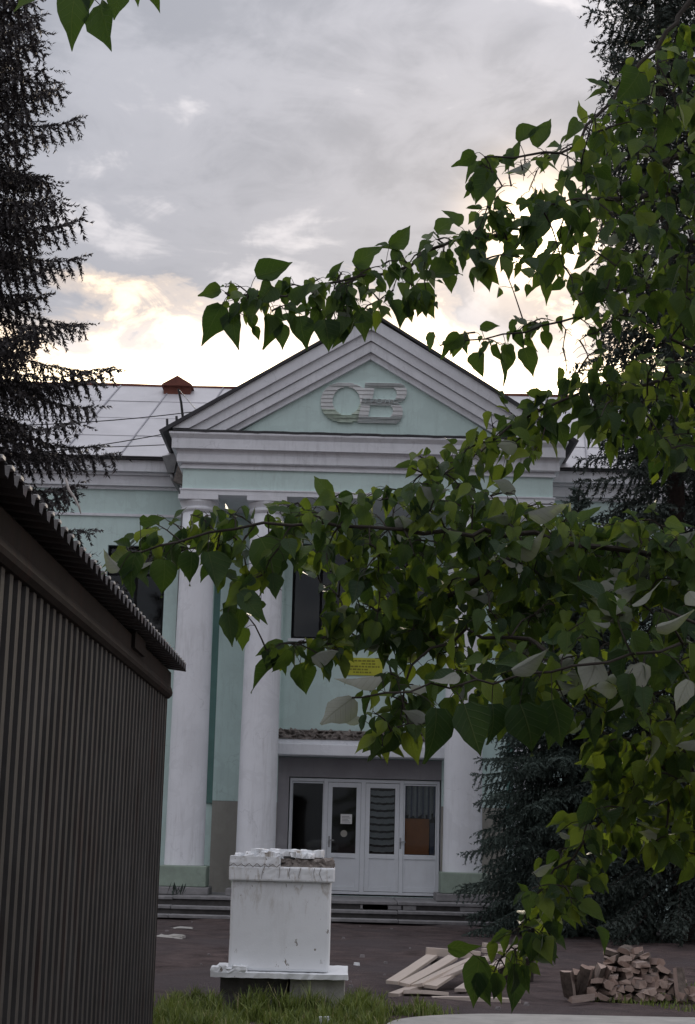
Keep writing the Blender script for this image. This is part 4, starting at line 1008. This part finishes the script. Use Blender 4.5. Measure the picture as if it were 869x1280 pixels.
# where the crown has leaves, as outlines of the leaf masses (photo pixels) with a depth and a spacing
ZONES = [
 ([(262, 365), (300, 352), (345, 352), (395, 350), (430, 330), (470, 312), (505, 300), (535, 302), (575, 285), (600, 290), (600, 340), (560, 350), (545, 375), (515, 380), (480, 378), (455, 400), (420, 402), (380, 400), (340, 402), (300, 395)], 4.15, 4.45, 24, 0.80),
 ([(585, 215), (610, 195), (650, 190), (700, 175), (740, 140), (790, 80), (840, 30), (869, 10), (869, 400), (760, 395), (720, 385), (690, 350), (640, 330), (600, 330), (590, 290), (600, 250)], 4.1, 4.9, 25, 1.0),
 ([(548, 425), (580, 412), (620, 408), (665, 402), (700, 392), (760, 400), (869, 390), (869, 420), (760, 425), (735, 470), (700, 465), (690, 410), (660, 425), (640, 438), (600, 436), (560, 430)], 4.6, 5.0, 30, 0.8),
 ([(500, 575), (540, 560), (590, 545), (630, 510), (690, 485), (745, 460), (869, 430), (869, 580), (830, 580), (800, 560), (740, 540), (700, 530), (680, 560), (640, 575), (610, 560), (580, 585), (540, 600)], 4.1, 4.7, 22, 0.95),
 ([(150, 690), (190, 655), (235, 640), (280, 640), (330, 640), (390, 612), (440, 618), (490, 622), (530, 600), (580, 605), (640, 615), (690, 620), (740, 650), (800, 650), (869, 665), (869, 760), (760, 740), (700, 740), (650, 800), (600, 790), (560, 770), (540, 800), (480, 800), (430, 770), (400, 730), (370, 690), (335, 700), (330, 735), (300, 770), (285, 740), (265, 690), (235, 690), (200, 700), (165, 715)], 3.86, 4.35, 23, 0.90),
 ([(325, 820), (350, 800), (400, 790), (450, 760), (520, 755), (560, 770), (560, 820), (520, 850), (490, 850), (470, 812), (430, 812), (400, 820), (380, 832), (345, 825)], 4.0, 4.35, 24, 0.95),
 ([(560, 790), (620, 800), (680, 760), (740, 740), (869, 750), (869, 960), (800, 950), (740, 930), (720, 880), (660, 880), (600, 890), (560, 870)], 3.6, 4.4, 26, 0.95),
 ([(465, 870), (500, 845), (540, 850), (550, 880), (530, 905), (500, 905), (480, 935), (465, 930)], 3.8, 4.1, 26, 0.95),
 ([(740, 935), (800, 920), (869, 930), (869, 1075), (840, 1080), (800, 1050), (770, 1060), (740, 1090), (715, 1130), (690, 1150), (660, 1200), (630, 1215), (625, 1190), (650, 1140), (680, 1085), (715, 1030), (745, 990)], 4.1, 4.6, 22, 0.95),
 ([(600, 640), (869, 680), (869, 740), (640, 745), (560, 720)], 3.9, 4.5, 30, 1.0),
]
def inside_poly(x, y, poly):
    c = False; j = len(poly)-1
    for i in range(len(poly)):
        xi, yi = poly[i]; xj, yj = poly[j]
        if (yi > y) != (yj > y) and x < (xj-xi)*(y-yi)/(yj-yi)+xi: c = not c
        j = i
    return c
rl = random.Random(101)
clusters = []
for poly, d0, d1, sp, lf in ZONES:
    bx0, bx1 = min(p[0] for p in poly), max(p[0] for p in poly); by0, by1 = min(p[1] for p in poly), max(p[1] for p in poly)
    if bx1 >= 869: bx1 = 960
    pl = [(960 if x >= 869 else x, y) for x, y in poly]
    got = []; area_n = int((bx1-bx0)*(by1-by0)/(sp*sp)*9)
    for _ in range(area_n):
        x, y = rl.uniform(bx0, bx1), rl.uniform(by0, by1)
        if not inside_poly(x, y, pl): continue
        if any((x-a)**2+(y-b)**2 < sp*sp*0.45 for a, b in got): continue
        got.append((x, y)); clusters.append((at(x, y, rl.uniform(d0, d1)), lf))
# sprays hanging outside the frame keep the crown whole from other places
for _ in range(170):
    z = rl.uniform(1.4, 6.6); a = rl.uniform(0, 6.28); r_ = rl.uniform(0.2, 1.15)
    q = TB + Vector((r_*math.cos(a), r_*math.sin(a), z)); px, py, zz = pix(q)
    if zz > 0 and px < 900 and -30 < py < 1310: continue
    if q.x < 1.4 and q.y < 3.5: continue
    clusters.append((q, 1.0)); 
for z in np.arange(1.5, 7.4, 0.1): nodes.append(tuple(trunkpt(float(z)))); node_b.append(TWIG)
branches.append(MB())
NA = np.array(nodes); used = np.full(len(NA), True)
cl_pos = [c[0] for c in clusters]
dist0 = [float(np.min(np.sum((NA-np.array(p))**2, 1))) for p in cl_pos]
order = sorted(range(len(clusters)), key=lambda i: dist0[i])
NL = [tuple(x) for x in NA]; NBR = list(node_b)
buf = np.zeros((len(NL)+len(clusters)*8, 3)); buf[:len(NL)] = NA; cnt = len(NL)
GAPS = [(640, 232, 22), (668, 222, 14), (688, 288, 22), (716, 440, 34), (650, 462, 22), (775, 440, 14), (700, 206, 12), (742, 330, 12), (838, 118, 14), (565, 240, 20)]   # breaks in the crown
LEAVES = []          # (base, axis, normal, length, width factor, tone, flipped)
def add_leaf(base, ax, nrm, ln, wf=None, tone=None):
    ax = ax.normalized(); nrm = (nrm-ax*nrm.dot(ax)).normalized()
    LEAVES.append((base, ax, nrm, ln, wf if wf else rl.uniform(0.82, 1.05), rl.random() if tone is None else tone))
for ci in order:
    p, lf = clusters[ci]; a = np.array(p)
    dd = np.sum((buf[:cnt]-a)**2, 1); bi = int(np.argmin(dd)); q = Vector(buf[bi]); br = NBR[bi]; dl = math.sqrt(float(dd[bi]))
    mid = q.lerp(p, 0.5) + Vector((0, 0, 0.10*dl)) + Vector((rl.gauss(0, .03), rl.gauss(0, .03), rl.gauss(0, .03)))*dl
    tw = dens([q, mid, p], 0.03); nt_ = len(tw)
    branches[br].tube(tw, [max(0.0013, 0.0032*(1-0.6*i/(nt_-1))) for i in range(nt_)], 4, cap=False)
    for k in range(1, nt_, max(1, nt_//6)):
        if cnt < len(buf): buf[cnt] = tw[k]; NBR.append(br); cnt += 1
    tdir = (p-q).normalized() if dl > 1e-4 else Vector((-1, 0, 0))
    nl = rl.choice((4, 4, 5, 5, 6))
    px, py, zz = pix(p)
    for k in range(nl):
        f = 1 - 0.16*k*rl.uniform(0.6, 1.2); f = max(0.1, f)
        org = tw[min(nt_-1, int(f*(nt_-1)))]
        wild = rl.random()
        flip_zone = (px > 600 and 600 < py < 900) or (380 < px < 520 and 640 < py < 900)
        out = (tdir*0.5 + Vector((rl.gauss(0, .8), rl.gauss(-0.25, .8), rl.gauss(0.0, .45)))).normalized()
        pet = rl.uniform(0.018, 0.045)*lf
        b0 = org + out*pet + Vector((0, 0, -0.006))
        ln = (0.040+0.048*rl.random())*lf
        if wild < (0.075 if flip_zone else 0.02):     # blown over, pale underside turned to the lens
            ax = Vector((rl.choice((-1, -1, 1))*rl.uniform(0.6, 1.0), rl.uniform(-0.5, 0.5), rl.uniform(-0.35, 0.30)))
            nr = Vector((rl.uniform(-0.4, 0.4), 0.75, rl.uniform(-1.0, 0.1)))
        elif wild < 0.36:
            ax = (out*0.9 + Vector((0, 0, rl.uniform(-0.5, 0.05))))
            nr = Vector((rl.gauss(0, .4), -0.75+rl.gauss(0, .3), 0.75))
        else:
            ax = Vector((rl.gauss(-0.08, .36), rl.gauss(-0.05, .30), -1.0)) + out*0.35
            nr = Vector((rl.gauss(0, .85), -1.0, rl.gauss(0.25, .40)))
        branches[br].tube([org, org.lerp(b0, 0.55)+Vector((0, 0, 0.004)), b0], [0.0011, 0.0009, 0.0009], 3, cap=False)
        tone = rl.random()**1.25
        if rl.random() < 0.16: ln *= 0.55; tone = min(1, tone+0.25)     # young leaf
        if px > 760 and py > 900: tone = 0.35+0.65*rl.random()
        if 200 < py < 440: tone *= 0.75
        if any((pix(b0+ax.normalized()*ln*0.5)[0]-hx)**2+(pix(b0+ax.normalized()*ln*0.5)[1]-hy)**2 < hr*hr for hx, hy, hr in GAPS): continue
        cpx = pix(b0+ax.normalized()*ln*0.6)
        if 430 < cpx[0] < 480 and 826 < cpx[1] < 852: continue      # wall plaque stays in view
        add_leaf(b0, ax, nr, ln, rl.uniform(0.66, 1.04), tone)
# leaves that stand out singly against the sky, from the branch to their tips
HERO = [  # base px, tip px, depth, width, toward-camera tilt, tone
 ((320, 345), (366, 329), 4.2, 0.62, 0), ((276, 362), (248, 366), 4.2, 0.80, 0.2), ((278, 382), (257, 432), 4.2, 0.72, 0), ((292, 392), (296, 434), 4.2, 0.62, 0.3),
 ((340, 357), (318, 381), 4.2, 0.9, 0.5), ((370, 382), (385, 350), 4.2, .7, .3), ((415, 347), (428, 325), 4.25, 0.55, 0.4), ((443, 332), (482, 307), 4.3, 0.62, 0.1),
 ((322, 375), (316, 405), 4.15, 0.95, 0), ((338, 395), (335, 434), 4.2, 0.85, 0), ((375, 395), (388, 435), 4.25, 0.9, 0), ((405, 400), (412, 438), 4.2, .9, 0), ((430, 396), (430, 432), 4.25, .8, .1), ((452, 388), (460, 425), 4.3, .8, 0),
 ((487, 307), (516, 282), 4.3, 0.66, 0), ((538, 345), (578, 335), 4.3, 0.75, 0.1), ((515, 360), (545, 395), 4.35, .8, 0), ((490, 375), (497, 415), 4.35, .75, 0), ((545, 290), (575, 270), 4.4, .7, .2),
 ((594, 192), (566, 207), 4.3, 0.70, 0), ((615, 215), (592, 250), 4.3, 0.8, .1), ((648, 178), (678, 152), 4.3, 0.55, 0.1), ((672, 185), (690, 150), 4.3, 0.62, 0), ((700, 260), (650, 300), 4.3, .8, 0),
 ((540, 415), (538, 440), 4.8, .6, 0), ((575, 418), (553, 448), 4.8, .65, .1), ((598, 440), (600, 472), 4.8, .85, 0), ((632, 430), (637, 482), 4.8, .6, 0), ((655, 435), (668, 470), 4.8, .8, 0), ((600, 410), (626, 408), 4.8, .6, .3),
 ((175, 652), (206, 648), 3.8, .62, .2), ((325, 672), (350, 735), 3.9, .8, 0), ((300, 740), (338, 775), 3.85, .7, .1), ((285, 765), (290, 808), 3.85, .62, 0), ((260, 690), (268, 740), 3.85, .9, 0), ((240, 690), (232, 730), 3.85, .85, 0), ((205, 700), (200, 745), 3.85, .85, 0), ((170, 690), (160, 745), 3.8, .7, .1),
 ((355, 805), (318, 815), 4.2, .62, .1), ((345, 828), (307, 858), 4.2, .66, 0), ((375, 830), (385, 868), 4.2, .95, 0), ((545, 885), (538, 955), 3.5, .72, 0), ((580, 880), (605, 945), 3.5, .80, 0), ((615, 880), (618, 930), 3.6, .9, 0), ((650, 880), (665, 945), 3.6, .9, 0), ((690, 875), (700, 935), 3.6, .95, 0),
 ((600, 1195), (590, 1262), 4.3, .6, .1), ((640, 1205), (648, 1268), 4.3, .62, 0), ((600, 1215), (612, 1260), 4.3, .6, 0), ((560, 1185), (603, 1187), 4.25, .6, .4), ((745, 1160), (762, 1192), 4.3, .6, 0),
 ((95, -14), (92, 56), 3.1, .60, .1), ((125, 6), (136, 64), 3.1, .82, 0), ((150, -20), (142, 22), 3.15, .8, 0), ((188, -26), (196, 12), 3.2, .6, 0), ((168, -22), (172, 6), 3.15, .6, 0), ((60, -18), (14, 12), 3.1, .62, .2), ((112, -24), (108, 12), 3.1, .8, .1),
 ((800, 90), (770, 128), 4.3, .9, .1), ((835, 145), (825, 182), 4.3, .95, .1), ((790, 150), (825, 155), 4.3, .8, .2)]
FLIPS = [((476, 845), (418, 858), 3.5, .42), ((442, 872), (402, 912), 3.5, .72), ((572, 842), (534, 862), 3.55, .75), ((640, 838), (690, 815), 3.55, .45), ((668, 838), (715, 832), 3.55, .40),
         ((745, 822), (730, 862), 3.6, .9), ((808, 830), (788, 872), 3.6, .62), ((862, 850), (845, 888), 3.5, .6), ((790, 756), (832, 732), 3.6, .40), ((820, 785), (869, 768), 3.5, .42), ((720, 800), (765, 785), 3.6, .40), ((640, 690), (690, 668), 3.9, .35),
         ((660, 640), (712, 626), 3.95, .3), ((600, 500), (645, 470), 4.3, .4), ((150, 712), (125, 690), 3.8, .7), ((395, 640), (445, 628), 3.9, .35), ((700, 1040), (725, 1050), 4.2, .6), ((665, 1090), (700, 1085), 4.2, .5), ((730, 985), (755, 975), 4.2, .6), ((860, 740), (880, 760), 3.6, .8)]
FLIPS = [f for i, f in enumerate(FLIPS) if i not in (4, 10, 13, 15, 18)]
def hero(bp, tp, Y, wf, tilt, flip=False):
    b0, t0 = at(bp[0], bp[1], Y), at(tp[0], tp[1], Y - tilt*0.05)
    ax = t0-b0; ln = ax.length
    nr = Vector((rl.gauss(0, .45), -1.0, 0.25+rl.gauss(0, .3)))
    if flip: nr = Vector((rl.gauss(0, .5), 0.6, -0.75+rl.gauss(0, .3)))
    dd = np.sum((buf[:cnt]-np.array(b0))**2, 1); bi = int(np.argmin(dd)); q = Vector(buf[bi]); br = NBR[bi]
    mid = q.lerp(b0, 0.55)+Vector((0, 0, 0.12*(b0-q).length))
    branches[br].tube(dens([q, mid, b0], 0.02), 0.0011, 4, cap=False)
    add_leaf(b0, ax, nr, ln, wf*1.28, rl.uniform(0.0, 0.35) if not flip else rl.uniform(0.6, 1.0))
for h in HERO: hero(*h)
for f in FLIPS: hero(*f, 0.3, True)
BNAMES = 0
for bi, mb in enumerate(branches):
    if not mb.v: continue
    o = mb.build('bough' if bi < TWIG else 'twigs', 'twig_bark', pop)
    if bi == TWIG: o['kind'] = 'stuff'
# leaf shapes: ovate, rounded base, drawn-out tip; folded at the midrib and curled
TT = np.array([0.0, 0.035, 0.10, 0.20, 0.33, 0.47, 0.62, 0.77, 0.90, 1.0])
WW = np.array([0.02, 0.155, 0.265, 0.345, 0.365, 0.325, 0.235, 0.125, 0.045, 0.0])
def leaf_shape(seed):
    r_ = random.Random(seed); fold = r_.uniform(0.12, 0.75); curl = r_.uniform(-0.15, 0.38); twist = r_.uniform(-0.6, 0.6); sway = r_.uniform(-0.06, 0.06)
    v, uv = [], []
    for i, (t, w) in enumerate(zip(TT, WW)):
        for k in (-1, 0, 1):
            ww = w*(1+r_.uniform(-0.09, 0.09)) if k else 0
            if seed % 4 == 1 and k == (1 if seed % 8 == 1 else -1) and i in (4+seed % 3, 5+seed % 3): ww *= 0.45 + 0.3*(i % 2)     # eaten edge
            x = k*ww + sway*math.sin(t*3.1)
            z = fold*abs(k)*ww - curl*t*t + 0.03*math.sin(t*9+seed)*k*(w > .1)
            a = twist*t; v.append((x*math.cos(a)-z*math.sin(a)*k*0.2, t - (0.035 if (k and i == 1) else 0), z + x*math.sin(a)))
            uv.append((0.5+k*w/0.73, t))
    f = []
    for i in range(len(TT)-1):
        for k in (0, 1): b = i*3+k; f.append((b, b+1, b+4, b+3))
    return np.array(v), np.array(uv), np.array(f)
SH = [leaf_shape(s) for s in range(24)]
def basis(lf):
    base, ax, nr, ln, wf, tone = lf; sd_ = ax.cross(nr).normalized()
    return sd_, ax, nr
scored = []
for i, lf in enumerate(LEAVES):
    c = lf[0]+lf[1]*lf[3]*0.5; px, py, zz = pix(c)
    sz = lf[3]*FPX/zz if (zz > 0.3 and 0 < px < 869 and 0 < py < 1280) else 0
    hero_bonus = 30 if i >= len(LEAVES)-len(HERO)-len(FLIPS) else 0
    face = abs(lf[2].dot((c-CAM).normalized())); scored.append((sz*(0.3+0.7*face)*(4.4/zz)**1.5+hero_bonus, i))
scored.sort(reverse=True); single = {i for s, i in scored[:295] if s > 10}
LMESH = []
for s, (v, uv, f) in enumerate(SH):
    me = bpy.data.meshes.new('leaf'); me.from_pydata(v.tolist(), [], f.tolist())
    l = me.uv_layers.new(name='UVMap'); l.data.foreach_set('uv', uv[f.ravel()].astype(np.float32).ravel())
    a = me.attributes.new('tone', 'FLOAT', 'POINT'); a.data.foreach_set('value', np.zeros(len(v), dtype=np.float32))
    me.shade_smooth(); me.materials.append(M['poplar_leaf']); me.update(); LMESH.append(me)
VV, FF, UU, TN = [], [], [], []; off = 0
for i, lf in enumerate(LEAVES):
    sd_, ax, nr = basis(lf); s = rl.randrange(24); ln, wf = lf[3], lf[4]
    if i in single:
        o = bpy.data.objects.new('leaf', LMESH[s]); COL.objects.link(o); o.parent = pop
        mt = Matrix(((sd_.x*ln*wf, ax.x*ln, nr.x*ln, lf[0].x-TB.x), (sd_.y*ln*wf, ax.y*ln, nr.y*ln, lf[0].y-TB.y), (sd_.z*ln*wf, ax.z*ln, nr.z*ln, lf[0].z-TB.z), (0, 0, 0, 1)))
        o.matrix_local = mt; o.color = (lf[5], 0, 0, 1)
    else:
        v, uv, f = SH[s]
        Bm = np.array([list(sd_*ln*wf), list(ax*ln), list(nr*ln)])
        VV.append(v@Bm + np.array(lf[0])); FF.append(f+off); UU.append(uv); TN.append(np.full(len(v), lf[5])); off += len(v)
o = np_mesh('foliage', np.concatenate(VV), np.concatenate(FF), 'poplar_leaf', pop, np.concatenate(TN), np.concatenate(UU), True); o['kind'] = 'stuff'; o.color = (0, 0, 0, 1)
print('leaves', len(LEAVES), 'single', len(single))

# ================================================================== grass round the pedestal
rg = np.random.default_rng(12)
def blades(name, pts, hmin, hmax, label):
    n = len(pts); P_ = np.array(pts); hh = rg.uniform(hmin, hmax, n)*P_[:, 3]; th = rg.uniform(0, 2*np.pi, n)
    d = np.stack([np.cos(th), np.sin(th), np.zeros(n)], 1); sd_ = np.stack([-np.sin(th), np.cos(th), np.zeros(n)], 1)
    w = rg.uniform(0.004, 0.009, n)[:, None]; ln = rg.uniform(0.15, 0.85, n)[:, None]; up = np.array([[0, 0, 1.0]])
    b = P_[:, :3]; h1 = hh[:, None]
    m_ = b + up*h1*0.55 + d*h1*ln*0.22; t = b + up*h1*(1-0.25*ln) + d*h1*ln*0.8
    V = np.stack([b-sd_*w, b+sd_*w, m_+sd_*w*0.8, m_-sd_*w*0.8, t+sd_*w*0.12, t-sd_*w*0.12], 1).reshape(-1, 3)
    i0 = np.arange(n)[:, None]*6
    F = np.concatenate([i0+np.array([[0, 1, 2, 3]]), i0+np.array([[3, 2, 4, 5]])], 0)
    tone = np.repeat(np.clip(rg.normal(0.5, 0.25, n), 0, 1), 6)
    o = np_mesh(name, V, F, 'grass_blade', None, tone); o['kind'] = 'stuff'; tag(o, label, 'grass'); return o
gp_ = []
rq = random.Random(31)
tufts = [(rq.uniform(-1.6, 1.2), rq.uniform(13.9, 17.6), rq.uniform(0.08, 0.30), rq.uniform(0.35, 1.2)) for _ in range(200)]
tufts = [t for t in tufts if not (t[0] > 0.25+0.25*math.sin(t[1]*3) and t[1] < 16.2 and t[0] > 0.4) and t[1] < 17.5-0.5*abs(t[0]+0.5)]
tufts += [(rq.uniform(-1.35, 0.25), rq.uniform(15.95, 16.42), rq.uniform(0.08, 0.2), rq.uniform(0.9, 1.7)) for _ in range(34)]     # ranker growth at the pedestal's foot
for (tx, ty, r_, hk) in tufts:
    for _ in range(int(110*r_/0.2)):
        a = rq.uniform(0, 6.28); q = abs(rq.gauss(0, 0.6))*r_; x, y = tx+q*math.cos(a), ty+q*math.sin(a)
        if -1.1 < x < 0.1 and 16.5 < y < 17.5: continue
        if x > 0.62 and y < 16.2: continue
        gp_.append((x, y, gz(x, y)-0.02, hk*(1.1-0.4*min(1, q/r_))))
blades('grass', gp_, 0.05, 0.21, 'uneven green grass growing round the foot of the white pedestal')
gp_ = []
for _ in range(2600):
    x, y = rq.uniform(2.0, 5.0), rq.uniform(17.2, 20.5)
    if math.sin(x*2.1)+math.sin(y*1.7+1) > 0.25: gp_.append((x, y, gz(x, y)-0.01, rq.uniform(0.3, 0.8)))
blades('grass', gp_, 0.06, 0.16, 'thin short grass on the dirt round the firewood heap')
# weed at the corner of the steps
wd = thing('weed', (-3.25, 33.9, 0.40), 'small dark weed growing on the top step by the left column', 'plant')
mb = MB(); r7 = random.Random(2)
for k in range(14):
    a = r7.uniform(0, 6.28); h = r7.uniform(0.12, 0.30); c = Vector((-3.25+r7.uniform(-0.22, 0.22), 33.95+r7.uniform(-0.06, 0.06), 0.40))
    t = c+Vector((0.10*math.cos(a), 0.06*math.sin(a), h)); s = Vector((-math.sin(a), math.cos(a), 0.2))*0.028
    b = len(mb.v); mm = c.lerp(t, 0.6)
    mb.v += [tuple(c), tuple(mm+s), tuple(t), tuple(mm-s)]; mb.face(b, b+1, b+2, b+3)
mb.build('leaves', 'needles_green', wd)
